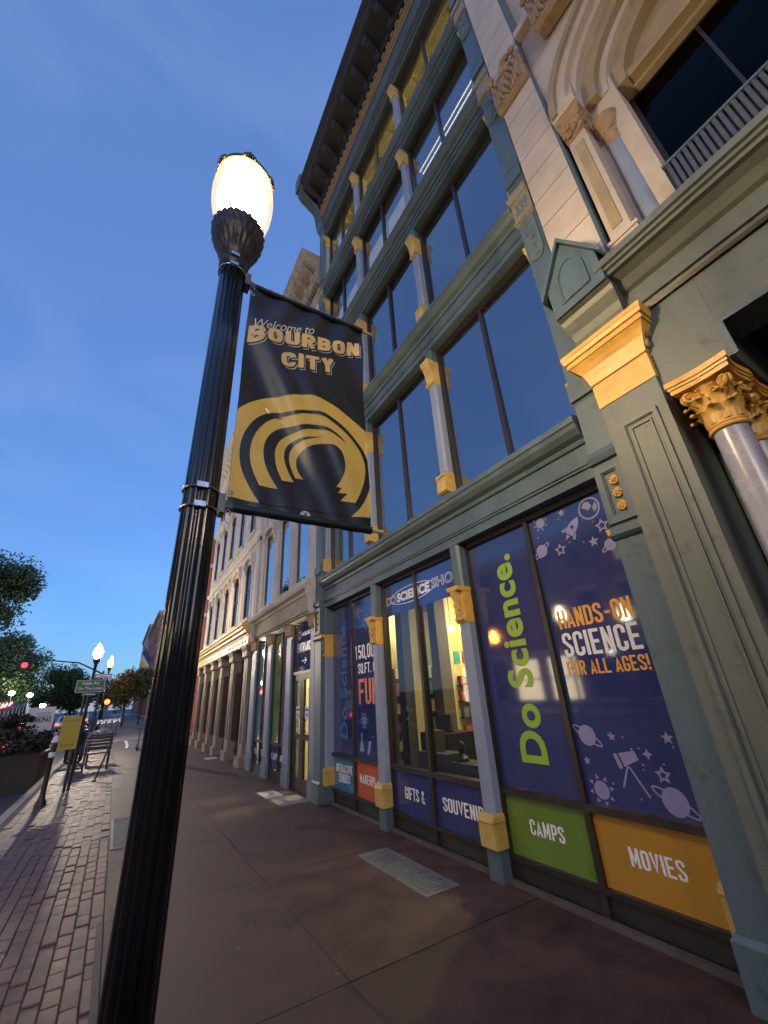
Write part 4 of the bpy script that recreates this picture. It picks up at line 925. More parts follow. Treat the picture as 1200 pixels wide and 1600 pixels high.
b_ = build(MB().prof_y([(3.0, 13.06), (2.92, 13.12), (2.88, 13.25), (2.70, 13.36), (2.66, 13.45), (2.66, 13.52), (2.96, 13.34)], C0+.2, C0+.34), 'modillion', MOTT, C)
for q in range(1, 10): dup(b_, (0, q*.5, 0))
d_ = P('dentil', MOTT, C, (2.98, 3.1, C0+.08, C0+.15, 12.86, 12.98))
for q in range(1, 33): dup(d_, (0, q*.145, 0))

# ------------------------------------------------------------------ white building with the gilded shop cornice
WHITE = pm('off_white_painted_stone', (0.50, 0.485, 0.46), 0.75, 0.14, 2, 0.25, 70, dirt=0.28)
GILT = pm('gilded_frieze_paint', (0.66, 0.40, 0.07), 0.4, 0.25, 6, 0.25, 40, dirt=0.4)
BROWNST = pm('brown_pier_paint', (0.23, 0.19, 0.15), 0.6, 0.2, 3, 0.2, 60, dirt=0.4)
REDIN = pm('dark_red_panel', (0.055, 0.022, 0.018), 0.5, 0.3, 4, 0.1)
D = thing('white_arcaded_building', 'off white building with arched windows above a gilded storefront cornice', 'building', (3.2, 17, 0))
D0, D1 = 12.56, 21.9
P('rear_wall', ROOMD, D, (7.5, 7.6, D0, D1, 0, 12.6)); P('side_wall', WHITE, D, (3.32, 7.5, D0, D0+.1, 0, 12.6)); P('side_wall', WHITE, D, (3.32, 7.5, D1-.1, D1, 0, 12.6)); P('roof', ROOMD, D, (3.1, 7.6, D0, D1, 12.6, 12.7))
for z in (3.2, 6.4, 9.6): P('floor_slab', ROOMD, D, (3.35, 7.5, D0+.1, D1-.1, z, z+.3))
ys = [12.75, 14.6, 16.45, 18.05, 19.8, 21.45]
for q, y in enumerate(ys):
    p = P('pier', BROWNST, D, (3.05, 3.40, y-.02, y+.42, .25, 2.75))
    cap_ = [(3.225 + .085*math.cos(t_), 2.38 + .085*math.sin(t_)) for t_ in [math.pi*k_/8 for k_ in range(9)]] + [(3.225 - .085*math.cos(t_), .58 - .085*math.sin(t_)) for t_ in [math.pi*k_/8 for k_ in range(9)]]
    build(MB().prof_y(cap_, y-.028, y-.016), 'jamb_inset', REDIN, p)
    P('pier_inset', REDIN, p, (3.042, 3.052, y+.10, y+.30, .55, 2.45)); P('pier_base', BROWNST, p, (2.98, 3.4, y-.08, y+.48, 0, .25))
    build(MB().rects([(2.75, 3.03, 3.4, y-.04, y+.44), (2.80, 2.98, 3.4, y-.08, y+.48), (2.95, 2.99, 3.4, y-.07, y+.47), (3.05, 2.95, 3.4, y-.10, y+.50), (3.10, 2.94, 3.4, y-.11, y+.51)]), 'pier_capital', BROWNST, p)
for q in range(5):
    a, c = ys[q]+.42, ys[q+1]-.02
    w = P('shop_window', BRONZE, D, (3.30, 3.36, a, a+.06, .3, 3.1), (3.30, 3.36, c-.06, c, .3, 3.1), (3.30, 3.36, a+.06, c-.06, .3, .5), (3.30, 3.36, a+.06, c-.06, 2.3, 2.36))
    P('pane', GLASS, w, (3.32, 3.33, a+.06, c-.06, .5, 2.3)); P('pane', GLASS, w, (3.32, 3.33, a+.06, c-.06, 2.36, 3.1)); P('stall_riser', REDIN, w, (3.26, 3.36, a, c, 0, .3))
P('shop_back', REDIN, D, (4.6, 4.7, D0+.1, D1-.1, 0, 3.2))
build(MB().prof_y([(3.4, 3.10), (2.99, 3.10), (2.97, 3.14), (2.97, 3.36), (3.4, 3.36)], D0, D1), 'gilded_frieze', GILT, D)
mm_ = build(MB().prof_y([(3.4, 3.362), (2.95, 3.362), (2.93, 3.42), (2.87, 3.46), (2.86, 3.52), (2.80, 3.56), (2.78, 3.62), (2.74, 3.65), (2.74, 3.70), (3.4, 3.78)], D0, D1+.12), 'gilded_cornice', GILT, D)
bs = build(MB().ball((2.965, 12.9, 3.24), .02, .05, .05, 8, 5), 'frieze_boss', GOLD_P, D, True)
for q in range(1, 26): dup(bs, (0, q*.34, 0))
dh = []
for q in range(5):
    y = 13.25 + q*1.75
    dh += [(y, y+.80, 4.0, 5.85), (y, y+.80, 6.95, 9.05), (y, y+.80, 10.0, 11.3)]
wall_open(D, WHITE, 3.10, 3.32, D0, D1, 3.78, 12.6, dh)
GLASS_D = glass('dark_sash_glass', 0.08, (0.3, 0.3, 0.33))
for (a, c, z0, z1) in dh:
    sash(D, 3.135, a, c, z0, z1, GLASS_D)
    h = hood(D, a, c, z1, 3.095, True, WHITE)
    P('sill', WHITE, D, (3.02, 3.14, a-.08, c+.08, z0-.12, z0-.001))
    for s in (a-.16, c+.02): P('engaged_shaft', WHITE, D, (3.078, 3.102, s, s+.14, z0, z1-.12))
for z in (6.35, 9.55): build(MB().prof_y([(3.15, z), (3.04, z), (3.0, z+.06), (3.0, z+.12), (3.15, z+.16)], D0, D1), 'string_course', WHITE, D)
for q in range(6): P('wall_strip', WHITE, D, (3.085, 3.102, 12.66 + q*1.75, 12.86 + q*1.75, 3.8, 12.0))
build(MB().prof_y([(3.32, 11.8), (3.06, 11.8), (3.04, 11.9), (3.04, 12.2), (2.95, 12.3), (2.90, 12.45), (2.62, 12.6), (2.58, 12.65), (2.58, 12.85), (2.50, 12.95), (2.50, 13.05), (3.32, 13.05)], D0, D1+.2), 'roof_cornice', WHITE, D)
b_ = build(MB().prof_y([(2.96, 12.25), (2.86, 12.3), (2.80, 12.42), (2.68, 12.48), (2.68, 12.62), (2.92, 12.47)], D0+.15, D0+.30), 'modillion', WHITE, D)
for q in range(1, 18): dup(b_, (0, q*.52, 0))

# ------------------------------------------------------------------ farther buildings
BRICKW = pm('red_brick_wall', (0.26, 0.075, 0.055), 0.85, 0.22, 12, 0.35, 45, dirt=0.25)
BRICKB = pm('brown_brick_wall', (0.17, 0.085, 0.06), 0.85, 0.25, 10, 0.3, 45, dirt=0.25)
TANW = pm('tan_wall', (0.36, 0.30, 0.23), 0.85, 0.2, 3, 0.3, 45, dirt=0.3)
GREYW = pm('grey_wall', (0.25, 0.25, 0.26), 0.85, 0.2, 3, 0.3, 45, dirt=0.3)
def block(name, label, y0, y1, x, depth, h, mat, nfl, nb, side=1, band=True, lit=0.0, trim=None, shop=0.0):
    """A plain street building whose front faces the road; side=+1: right hand row (front faces -X)."""
    o = thing(name, label, 'building', (x, (y0+y1)/2, 0))
    f = lambda a: x + side*a
    bx_ = lambda a, b: (min(f(a), f(b)), max(f(a), f(b)))
    trim = trim or GREYS
    mb = MB(); xa, xb = bx_(.3, depth); mb.box(xa, xb, y0, y1, 0, h); build(mb, 'body', ROOMD, o)
    holes = []
    bw = (y1-y0)/nb; fh = (h-4.2)/nfl
    for k in range(nfl):
        for i in range(nb): holes.append((y0+bw*(i+.28), y0+bw*(i+.72), 4.2+fh*k+.25*fh, 4.2+fh*k+.85*fh))
    for i in range(nb): holes.append((y0+bw*(i+.12), y0+bw*(i+.88), .5, 3.2))
    xa, xb = bx_(0, .29)
    wall_open(o, mat, xa, xb, y0, y1, 0, h, holes)
    for y in (y0, y1-.3): xa2, xb2 = bx_(.30, depth); P('gable_wall', mat, o, (xa2, xb2, y-.004 if y == y0 else y, y+.30 + (.004 if y != y0 else 0), 0, h+.01))
    for (a, c, z0, z1) in holes:
        lt = random.random() < (shop if z0 < 1 else lit)
        LW = SHOPLIT if shop and z0 < 1 else LITW
        xa, xb = bx_(.12, .16)
        w = P('window', BRONZE, o, (xa, xb, a, a+.07, z0, z1), (xa, xb, c-.07, c, z0, z1), (xa, xb, a+.07, c-.07, (z0+z1)/2-.04, (z0+z1)/2+.04))
        xa, xb = bx_(.15, .165)
        P('pane', LW if lt else PANE_D, w, (xa, xb, a+.07, c-.07, z0, (z0+z1)/2-.04)); P('pane', LW if lt else PANE_D, w, (xa, xb, a+.07, c-.07, (z0+z1)/2+.04, z1))
        xa, xb = bx_(-.06, .05); P('sill', trim, o, (xa, xb, a-.08, c+.08, z0-.14, z0-.002))
        if z0 > 4: P('lintel', trim, o, (xa+.02*side if side > 0 else xa, xb if side > 0 else xb-.02, a-.10, c+.10, z1+.002, z1+.22))
    xa, xb = bx_(-.35, .3); P('cornice', trim, o, (xa, xb, y0-.1, y1+.1, h+.012, h+.35)); xa, xb = bx_(-.14, .0)
    P('cornice_bed', trim, o, (xa, xb - .002, y0, y1, h-.30, h+.01))
    if band: xa, xb = bx_(-.10, -.002); P('shop_band', trim, o, (xa, xb, y0, y1, 3.35, 3.75))
    return o
LITW = em('lit_far_window', (1.0, 0.74, 0.38), 0.45); SHOPLIT = em('lit_shopfront_pane', (1.0, 0.80, 0.48), 2.2)
PANE_D = pm('dark_far_pane', (0.015, 0.018, 0.025), 0.06, 0.2, 3, 0, spec=0.6)
red = block('brick_corner_building', 'red brick corner building with white bands beyond the white building', 29.6, 40, 3.5, 9, 12.5, BRICKW, 3, 4, trim=GREYS)
for z in (3.5, 6.9, 10.3): P('stone_band', GREYS, red, (3.44, 12.4, 29.5, 29.594, z, z+.22))
for x in (5.2, 7.4, 9.8):
    for z in (4.6, 8.0):
        w = P('window', BRONZE, red, (x, x+.9, 29.54, 29.592, z, z+1.6)); P('pane', PANE_D, w, (x+.08, x+.82, 29.52, 29.538, z+.08, z+1.52)); P('lintel', GREYS, red, (x-.1, x+1.0, 29.52, 29.59, z+1.61, z+1.8))
block('tan_row_building', 'tan building in the far right row beyond the brick corner building', 40.2, 52, 3.4, 9, 11.5, TANW, 3, 5, trim=WHITE)
block('grey_row_building', 'grey building behind the flag in the far right row', 52.2, 70, 3.5, 9, 12.5, GREYW, 3, 7, lit=.1)
block('brown_row_building', 'brown building at the far end of right hand row', 70.2, 98, 3.4, 9, 14.5, BRICKB, 4, 9, lit=.08, trim=TANW)
block('tall_end_building', 'tall pale building closing the right hand row', 98.3, 130, 3.3, 10, 17, GREYW, 5, 9, lit=.05)
block('left_brick_building', 'dark red brick building with pale bands behind trees at left', 60, 92, -19, 12, 11.5, BRICKB, 3, 9, side=-1, lit=.12, trim=WHITE)
block('opposite_shop_building', 'brown brick shop row across the street, opposite the entrance doors', 2, 30, -19, 10, 11.0, BRICKB, 2, 9, side=-1, lit=.15, shop=.45)
block('opposite_grey_building', 'grey building across the street, behind the photographer', -34, 1.6, -19, 10, 12.0, GREYW, 2, 10, side=-1, lit=.1)
block('far_left_building', 'grey building closing the left hand row far off', 96, 135, -18.5, 12, 14, GREYW, 4, 10, side=-1, lit=.1)

# ------------------------------------------------------------------ street lamps
GLOBE_W = em('warm_lamp_globe', (1.0, 0.75, 0.42), 105)
GLOBE_C = em('white_lamp_globe', (1.0, 0.84, 0.62), 300)
GLOBE_O = em('sodium_lamp_globe', (1.0, 0.36, 0.012), 22)
SHELL = bpy.data.materials.new('warm_prismatic_glass'); SHELL.use_nodes = True
_t = SHELL.node_tree; _t.nodes.remove(_t.nodes['Principled BSDF'])
_a = _t.nodes.new('ShaderNodeAddShader'); _b = _t.nodes.new('ShaderNodeBsdfTransparent'); _b.inputs[0].default_value = (.93, .90, .82, 1)
_e = _t.nodes.new('ShaderNodeEmission'); _e.inputs[0].default_value = (1, .72, .30, 1); _e.inputs[1].default_value = .16
_t.links.new(_b.outputs[0], _a.inputs[0]); _t.links.new(_e.outputs[0], _a.inputs[1]); _t.links.new(_a.outputs[0], _t.nodes['Material Output'].inputs[0])
LAMPI = pm('aged_lamp_iron', (0.030, 0.021, 0.014), 0.42, 0.4, 18, 0.5, 40, spec=0.5)
def street_lamp(x, y, label, gm):
    t = thing('street_lamp', label, 'street lamp', (x, y, 0), 'street lamps')
    flute = lambda r, z, a: r * (1 - .085*(.5 + .5*math.cos(14*a))**2)
    build(MB().lathe((x, y, 0), [(.074, .60), (.0725, 2.0), (.0715, 3.0), (.070, 3.93)], 112, flute), 'post', BLACKM, t, True, False)
    build(MB().lathe((x, y, 0), [(.20, 0), (.20, .08), (.17, .10), (.165, .20), (.18, .22), (.15, .27), (.115, .45), (.12, .50), (.09, .55), (.085, .60), (.074, .62)], 16), 'base', BLACKM, t, True)
    scal = lambda r, z, a: r * (1 + .035*math.cos(16*a))
    f = build(MB().lathe((x, y, 0), [(.070, 3.92), (.082, 3.94), (.082, 3.97), (.074, 3.985), (.076, 4.0), (.090, 4.02), (.098, 4.05), (.096, 4.07), (.112, 4.10), (.134, 4.15), (.142, 4.18), (.149, 4.205), (.145, 4.22), (.153, 4.25), (.156, 4.275), (.150, 4.295), (.14, 4.305), (.12, 4.31)], 96, lambda r, z, a: r*(1 + (.030*math.cos(24*a + (math.pi if 4.17 < z < 4.23 else 0)) if r > .094 and z < 4.30 else 0))), 'fitter', LAMPI, t, True)
    for q in (0, 1, 2):
        a = 2*math.pi*q/3 + 3.6
        build(MB().tube([(x + .15*math.cos(a), y + .15*math.sin(a), 4.30), (x + .165*math.cos(a), y + .165*math.sin(a), 4.355)], .003, 5), 'set_screw', LAMPI, f)
    build(MB().lathe((x, y, 0), [(.118, 4.30), (.142, 4.35), (.165, 4.42), (.182, 4.50), (.190, 4.58), (.191, 4.65), (.186, 4.72), (.176, 4.785)], 40), 'globe', SHELL, t, True)
    build(MB().lathe((x, y, 0), [(.085, 4.31), (.115, 4.37), (.140, 4.45), (.155, 4.53), (.160, 4.60), (.152, 4.67), (.125, 4.73), (.06, 4.765)], 32), 'lamp_core', gm, t, True)
    cr_ = build(MB().lathe((x, y, 0), [(.176, 4.770), (.184, 4.775), (.185, 4.80), (.176, 4.81), (.155, 4.85), (.11, 4.90), (.06, 4.94), (.03, 4.96), (.035, 4.99), (.012, 5.03)], 40), 'crown_cap', LAMPI, t, True)
    for q in range(6):
        a = 2*math.pi*q/6 + .45
        lf = MB()
        for s in (-2, -1, 0, 1, 2):
            lf.ball((x + .186*math.cos(a + s*.085), y + .186*math.sin(a + s*.085), 4.795 + .02*(2 - abs(s))*.6), .011, .011, .020, 6, 4)
        build(lf, 'crown_leaf', LAMPI, cr_, True)
    return t
LX0, LY0 = 0.166, 1.77
lamp = street_lamp(LX0, LY0, 'black fluted street lamp with lit globe carrying the hanging banner', GLOBE_W)
acorn = {}
def lamp_copy(x, y, zs, label, gm, pointed=True):
    c = dup(lamp, (x - LX0, y - LY0, 0)); c['label'] = label; c.scale = (1, 1, zs)
    for k in list(c.children):
        if k.name.startswith('globe'):
            me = bpy.data.meshes.new('globe')
            mb = MB().lathe((0, 0, 0), [(.11, 4.31), (.16, 4.40), (.20, 4.52), (.215, 4.62), (.20, 4.72), (.15, 4.84), (.09, 4.96), (.045, 5.03), (.012, 5.12)], 28)
            me.from_pydata(mb.v, [], mb.f); me.materials.append(gm)
            if pointed: k.data = me
        elif k.name.startswith('lamp_core'): bpy.data.objects.remove(k)
        elif pointed and k.name.startswith('crown_cap'):
            for g_ in list(k.children): bpy.data.objects.remove(g_)
            bpy.data.objects.remove(k)
    return c
lamp_copy(-1.27, 26.2, .93, 'black street lamp with white lit globe above the green street sign', GLOBE_C)
lamp_copy(-1.17, 47.2, 1.20, 'far street lamp glowing orange beside the traffic signal pole', GLOBE_O)
lamp_copy(-1.0, -4.2, 1.0, 'street lamp behind the photographer, unseen in the picture', em('rear_lamp_globe', (1.0, 0.76, 0.44), 32))
lamp_copy(1.50, 15.9, 1.0, 'street lamp hidden behind the near lamp post, before the gilded storefront', em('dim_lamp_globe', (1.0, 0.66, 0.30), 20))

lamp_copy(-15.0, 21.0, 1.0, 'sodium street lamp across the street, mirrored orange in the blue film', em('strong_sodium_globe', (1.0, 0.34, 0.03), 60))
lamp_copy(-15.0, 15.4, 1.12, 'white street lamp across the street, mirrored above the orange lettering', em('opposite_white_globe', (1.0, 0.82, 0.5), 30))
lamp_copy(-15.0, 11.7, 1.0, 'white street lamp across the street, nearest the photographer', em('opposite_white_globe', (1.0, 0.82, 0.5), 30))

# ------------------------------------------------------------------ hanging banner
BX0, BX1, BZ0, BZ1, BY = 0.275, 1.030, 2.385, 3.89, 1.77
VINYL = pm('black_vinyl_fabric', (0.018, 0.020, 0.022), 0.36, 0.25, 5, 0.06, 14, spec=0.55)
B_GOLD = pm('banner_gold_print', (0.86, 0.54, 0.10), 0.36, 0.10, 4, 0.05, 14)
B_DARK = pm('banner_dark_print', (0.018, 0.020, 0.022), 0.36, 0.2, 5, 0.05, 14, spec=0.55)
B_PALE = pm('banner_pale_print', (0.75, 0.70, 0.60), 0.45, 0.1, 4, 0)
B_TXT = pm('banner_text_gold', (0.82, 0.54, 0.20), 0.4, 0.12, 4, 0)
def cloth(x, z):
    u = (x-BX0)/(BX1-BX0); v = (z-BZ0)/(BZ1-BZ0)
    e = math.sin(math.pi*min(1, max(0, v)))
    d1 = (x - BX0) + .42*(z - BZ0)              # folds run from top left to bottom right
    w = .016*math.sin(d1*9.5 + .6)*e + .010*math.sin(d1*17 - 1.1 + z*1.2)*e*(1-.35*u)
    w += .020*math.exp(-((d1 - .56)/.06)**2)*e - .014*math.exp(-((d1 - .68)/.05)**2)*e + .010*math.exp(-((d1 - .88)/.05)**2)*e*(1-v)
    w += .006*math.sin(x*31 + math.sin(z*11)*1.4)*math.exp(-((1-v)/.16)**2) + .005*math.sin(x*47 + z*13)*math.exp(-(v/.14)**2)*.6
    return BY + .004 - w*1.15
GRID = .0215
nx, nz = 35, 70
def conform(vs, fs, layer):                     # flat (x, z) mesh cut along the cloth grid, then laid on the cloth
    bm = bmesh.new()
    bv = [bm.verts.new((x, 0, z)) for x, z in vs]
    for f in fs:
        try: bm.faces.new([bv[i] for i in f])
        except ValueError: pass
    bmesh.ops.remove_doubles(bm, verts=bm.verts[:], dist=1e-6)
    bmesh.ops.triangulate(bm, faces=bm.faces[:])
    xs = [v.co.x for v in bm.verts]; zs = [v.co.z for v in bm.verts]
    for i in range(nx+1):
        x = BX0 + (BX1-BX0)*i/nx
        if min(xs) < x < max(xs): bmesh.ops.bisect_plane(bm, geom=bm.verts[:]+bm.edges[:]+bm.faces[:], plane_co=(x, 0, 0), plane_no=(1, 0, 0))
    for j in range(nz+1):
        z = BZ0 + (BZ1-BZ0)*j/nz
        if min(zs) < z < max(zs): bmesh.ops.bisect_plane(bm, geom=bm.verts[:]+bm.edges[:]+bm.faces[:], plane_co=(0, 0, z), plane_no=(0, 0, 1))
    bm.verts.ensure_lookup_table(); bm.verts.index_update()
    mb = MB(); mb.add([(v.co.x, cloth(v.co.x, v.co.z) - .0014*layer, v.co.z) for v in bm.verts], [tuple(v.index for v in f.verts) for f in bm.faces])
    bm.free(); return mb
ban = thing('banner', 'black and gold Bourbon City banner hung from the near lamp post', 'banner', (BX0, BY, BZ0))
mb = MB()
gv = [(BX0 + (BX1-BX0)*i/nx, BZ0 + (BZ1-BZ0)*j/nz) for j in range(nz+1) for i in range(nx+1)]
gf = [(j*(nx+1)+i, j*(nx+1)+i+1, (j+1)*(nx+1)+i+1, (j+1)*(nx+1)+i) for j in range(nz) for i in range(nx)]
mb.add([(x, cloth(x, z), z) for x, z in gv], gf); mb.add([(x, cloth(x, z)+.0012, z) for x, z in gv], [q[::-1] for q in gf])
fab = build(mb, 'fabric', VINYL, ban, True, False)
def t4(pts):                                    # artwork outline, traced on the banner's own plane
    fx, cx, cy = 631.0, 600.0, 800.0; out = []
    for px, py in pts:
        X_, Y_ = 340 + px/4.615, 610 + py/4.615
        d = _m.to_3x3() @ Vector(((X_-cx)/fx, -(Y_-cy)/fx, -1)); k = BY/d.y
        out.append((min(BX1-.001, max(BX0+.001, d.x*k)), 1.6 + d.z*k))
    return out
def smooth_line(p, it=2):
    for _ in range(it):
        q = [p[0]]
        for a, b in zip(p, p[1:]): q += [(a[0]*.75+b[0]*.25, a[1]*.75+b[1]*.25), (a[0]*.25+b[0]*.75, a[1]*.25+b[1]*.75)]
        p = q + [p[-1]]
    return p
topc = [(75,180),(160,125),(250,75),(340,38),(380,30),(460,42),(520,42),(600,32),(680,40),(770,75),(870,130),(970,205),(1120,330)]
r1o = [(300,812),(240,720),(190,620),(160,530),(155,440),(170,350),(210,270),(270,205),(340,160),(400,140),(480,150),(550,155),(640,142),(740,160),(830,205),(920,275),(1000,360),(1060,440),(1090,520),(1100,600),(1098,690),(1075,770),(1030,850),(965,910)]
r1i = [(300,685),(260,600),(235,520),(230,440),(245,370),(270,310),(310,260),(370,205),(430,178),(500,180),(560,180),(650,165),(740,185),(820,230),(900,290),(970,360),(1030,440),(1060,520),(1065,590),(1050,680),(1020,760),(990,815)]
r2o = [(435,712),(390,640),(350,560),(330,480),(330,410),(350,350),(390,300),(440,265),(500,253),(560,258),(620,250),(700,248),(760,265),(830,300),(890,345),(925,390)]
r2i = [(925,390),(870,345),(800,303),(720,280),(640,283),(570,298),(500,315),(450,355),(420,410),(412,470),(425,560),(465,650)]
r3o = [(555,660),(515,590),(490,520),(482,460),(495,410),(530,365),(590,345),(660,340),(760,335)]
r3i = [(760,335),(660,352),(600,367),(550,395),(525,440),(520,500),(535,560),(565,628)]
cen = [(625,638),(590,590),(570,530),(580,470),(620,425),(680,400),(740,388),(800,390),(850,410),(890,450),(910,510),(915,580),(890,650),(855,695)]
foot = [(895,705),(865,738),(935,748),(885,795),(990,815),(965,910),(300,812),(300,685),(435,712),(465,650),(555,660),(565,628)]
def art(outline, mat, layer, name):
    p = t4(outline)
    return build(conform(p, [tuple(range(len(p)))], layer), name, mat, ban, True, False)
art(smooth_line(topc) + [(1120,930),(1105,918),(965,910),(300,812),(95,768),(60,765)], B_GOLD, 1, 'gold_arch_print')
art(smooth_line(r1o) + smooth_line(r1i)[::-1], B_DARK, 2, 'dark_ring_print')
art(smooth_line(r2o) + smooth_line(r2i)[1:], B_DARK, 2, 'dark_ring_print')
art(smooth_line(r3o) + smooth_line(r3i)[1:], B_DARK, 2, 'dark_ring_print')
art(smooth_line(cen) + foot, B_DARK, 3, 'dark_centre_print')
def banner_word(vs, fs, x0, z0, w, h, slope, mat, layer, name='lettering'):
    v = fit(vs, x0, z0, w, h, slope)
    return build(conform([(a, b) for a, b, c in v], fs, layer), name, mat, ban, True, False)
SL = .295
for dx, dz, mt, ly in ((.011, -.012, B_PALE, 1), (.0075, -.008, B_DARK, 2), (0, 0, B_TXT, 3)):
    vs, fs = stroke_text('BOURBON', .62, .235, .10, .17); banner_word(vs, fs, .290 + dx, 3.440 + dz, .712, .118, SL, mt, ly)
    vs, fs = stroke_text('CITY', .62, .235, .10, .17); banner_word(vs, fs, .480 + dx, 3.328 + dz, .335, .116, SL, mt, ly)
vs, fs = font_text('Welcome to', -.004, .32, .96); banner_word(vs, fs, .315, 3.545, .365, .070, .37, B_PALE, 2)
dsc = lambda x, z, r, n=20: ([(x + r*math.cos(2*math.pi*q/n), z + r*math.sin(2*math.pi*q/n)) for q in range(n)], [tuple(range(n))])
bdg = build(conform(*dsc(.652, 2.43, .026), 2), 'badge', T_WHITE, ban, True, False); build(conform(*dsc(.652, 2.43, .020), 3), 'badge_ring', B_DARK, bdg, True, False); build(conform(*dsc(.652, 2.43, .0165), 4), 'badge_field', T_WHITE, bdg, True, False); build(conform([(.646, 2.418), (.658, 2.418), (.656, 2.432), (.660, 2.434), (.655, 2.444), (.649, 2.444), (.644, 2.434), (.648, 2.432)], [tuple(range(8))], 5), 'badge_mark', B_DARK, bdg, True, False)
for x, z in ((.287, 2.48), (.289, 3.80)): build(MB().tube([(x + .009*math.cos(q*.785), BY-.006, z + .009*math.sin(q*.785)) for q in range(8)], .003, 5, True), 'eyelet', STEEL, ban, True)
build(MB().tube([(.42, cloth(.42, 2.96)-.004, 3.02), (.44, cloth(.44, 2.96)-.005, 2.995), (.48, cloth(.48, 2.96)-.005, 2.985), (.52, cloth(.52, 2.96)-.004, 2.99)], .0022, 4), 'tie_wrap', STEEL, ban)
RODM = pm('cream_fibreglass_rod', (0.55, 0.52, 0.36), 0.45, 0.1, 8, 0.05)
for z, zc, tilt in ((3.878, 3.97, .012), (2.41, 2.40, 0)):
    build(MB().tube([(LX0+.13, BY+.006, z), (BX1+.075, BY+.006, z+tilt*2)], .0115, 8), 'rod', RODM, ban, True)
    build(MB().tube([(BX0, BY+.004, z), (BX1, BY+.004, z+tilt*1.6)], .021, 10), 'hem_sleeve', VINYL, ban, True)
    br = build(MB().rects([(z-.045, LX0+.068, LX0+.10, BY-.035, BY+.035), (z+.045, LX0+.068, LX0+.10, BY-.035, BY+.035)]).tube([(LX0+.09, BY+.006, z), (LX0+.17, BY+.006, z)], [.030, .018], 8), 'bracket', pm('cast_aluminium', (.16, .17, .15), .5, .2, 9, .2, metal=.6), ban)
    for zz in ((3.968, 3.888) if z > 3 else (z+.045, z-.045)):
        build(MB().tube([(LX0 + .0765*math.cos(2*math.pi*q/32), BY + .0765*math.sin(2*math.pi*q/32), zz) for q in range(32)], .0052, 6, True), 'steel_band', STEEL, br, True)
        build(MB().box(LX0-.03, LX0+.015, BY-.090, BY-.074, zz-.012, zz+.012), 'band_buckle', STEEL, br)
    build(MB().tube([(LX0+.115 + .012*math.cos(q*.7), BY-.02, z-.055 + .032*math.sin(q*.7)) for q in range(8)], .003, 5), 'retaining_clip', STEEL, br, True)

# ------------------------------------------------------------------ street furniture on the brick strip
POSTM = pm('dark_sign_post', (0.02, 0.022, 0.03), 0.4, 0.2, 9, 0.1)
bo = thing('bollard', 'dark slim bollard with pale cap nearest the kerb at left', 'bollard', (-.95, 11.4, 0))
build(MB().lathe((-.95, 11.4, 0), [(.10, 0), (.095, .05), (.06, .12), (.045, .2), (.042, .78), (.05, .80)], 14), 'shaft', POSTM, bo, True)
build(MB().lathe((-.95, 11.4, 0), [(.05, .80), (.058, .82), (.058, .87), (.05, .89)], 14), 'reflective_band', T_WHITE, bo, True)
build(MB().lathe((-.95, 11.4, 0), [(.05, .89), (.052, 1.04), (.05, 1.06)], 14), 'head', POSTM, bo, True); build(MB().lathe((-.95, 11.4, 0), [(.062, 1.06), (.062, 1.09), (.035, 1.16), (.008, 1.19)], 8), 'cap', T_WHITE, bo)
ys_ = thing('yellow_sign', 'blank looking yellow notice board on dark post beside the planter', 'sign', (-.70, 12.76, 0))
P('board', pm('yellow_sign_face', (.46, .33, .03), .5, .12, 4, .05, dirt=.15), ys_, (-1.01, -.65, 12.70, 12.712, .83, 1.51)); [P('printed_rule', pm('yellow_print', (.33, .23, .02), .5, .1, 4, 0), ys_, (-.96, -.70, 12.698, 12.6995, z_, z_+.04)) for z_ in (1.40, .90)]
build(MB().tube([(-.70, 12.76, 0), (-.70, 12.76, 1.95)], .028, 10), 'post', POSTM, ys_, True); P('frame', POSTM, ys_, (-1.0, -.66, 12.713, 12.73, .85, 1.49))
gs = thing('green_street_sign', 'green street sign reading Public Art On The Loop', 'sign', (-.63, 12.86, 0))
SGN = pm('sign_green', (.012, .11, .06), .4, .1, 4, .03)
P('panel', SGN, gs, (-.93, -.34, 12.84, 12.848, 2.005, 2.29)); build(MB().tube([(-.63, 12.88, 0), (-.63, 12.88, 2.3)], .03, 10), 'post', POSTM, gs, True)
P('border', T_WHITE, gs, (-.92, -.35, 12.8375, 12.8395, 2.275, 2.283), (-.92, -.35, 12.8375, 12.8395, 2.012, 2.020), (-.92, -.912, 12.8375, 12.8395, 2.020, 2.275), (-.358, -.35, 12.8375, 12.8395, 2.020, 2.275))
P('lower_plate', SGN, gs, (-.78, -.48, 12.84, 12.846, 1.93, 1.995)); P('plate_stripe', T_WHITE, gs, (-.75, -.51, 12.8375, 12.8395, 1.955, 1.970))
def sign_text(word, x0, z0, w, h, y, mat, parent, off=.012, shear=0):
    vs, fs = font_text(word, off, shear); vs = fit(vs, x0, z0, w, h); mb = MB(); mb.add([(u, y, v) for u, v, q in vs], fs); return build(mb, 'lettering', mat, parent)
sign_text('Public Art', -.80, 2.175, .34, .075, 12.8372, T_WHITE, gs); sign_text('On The Loop', -.875, 2.05, .48, .08, 12.8372, T_WHITE, gs)
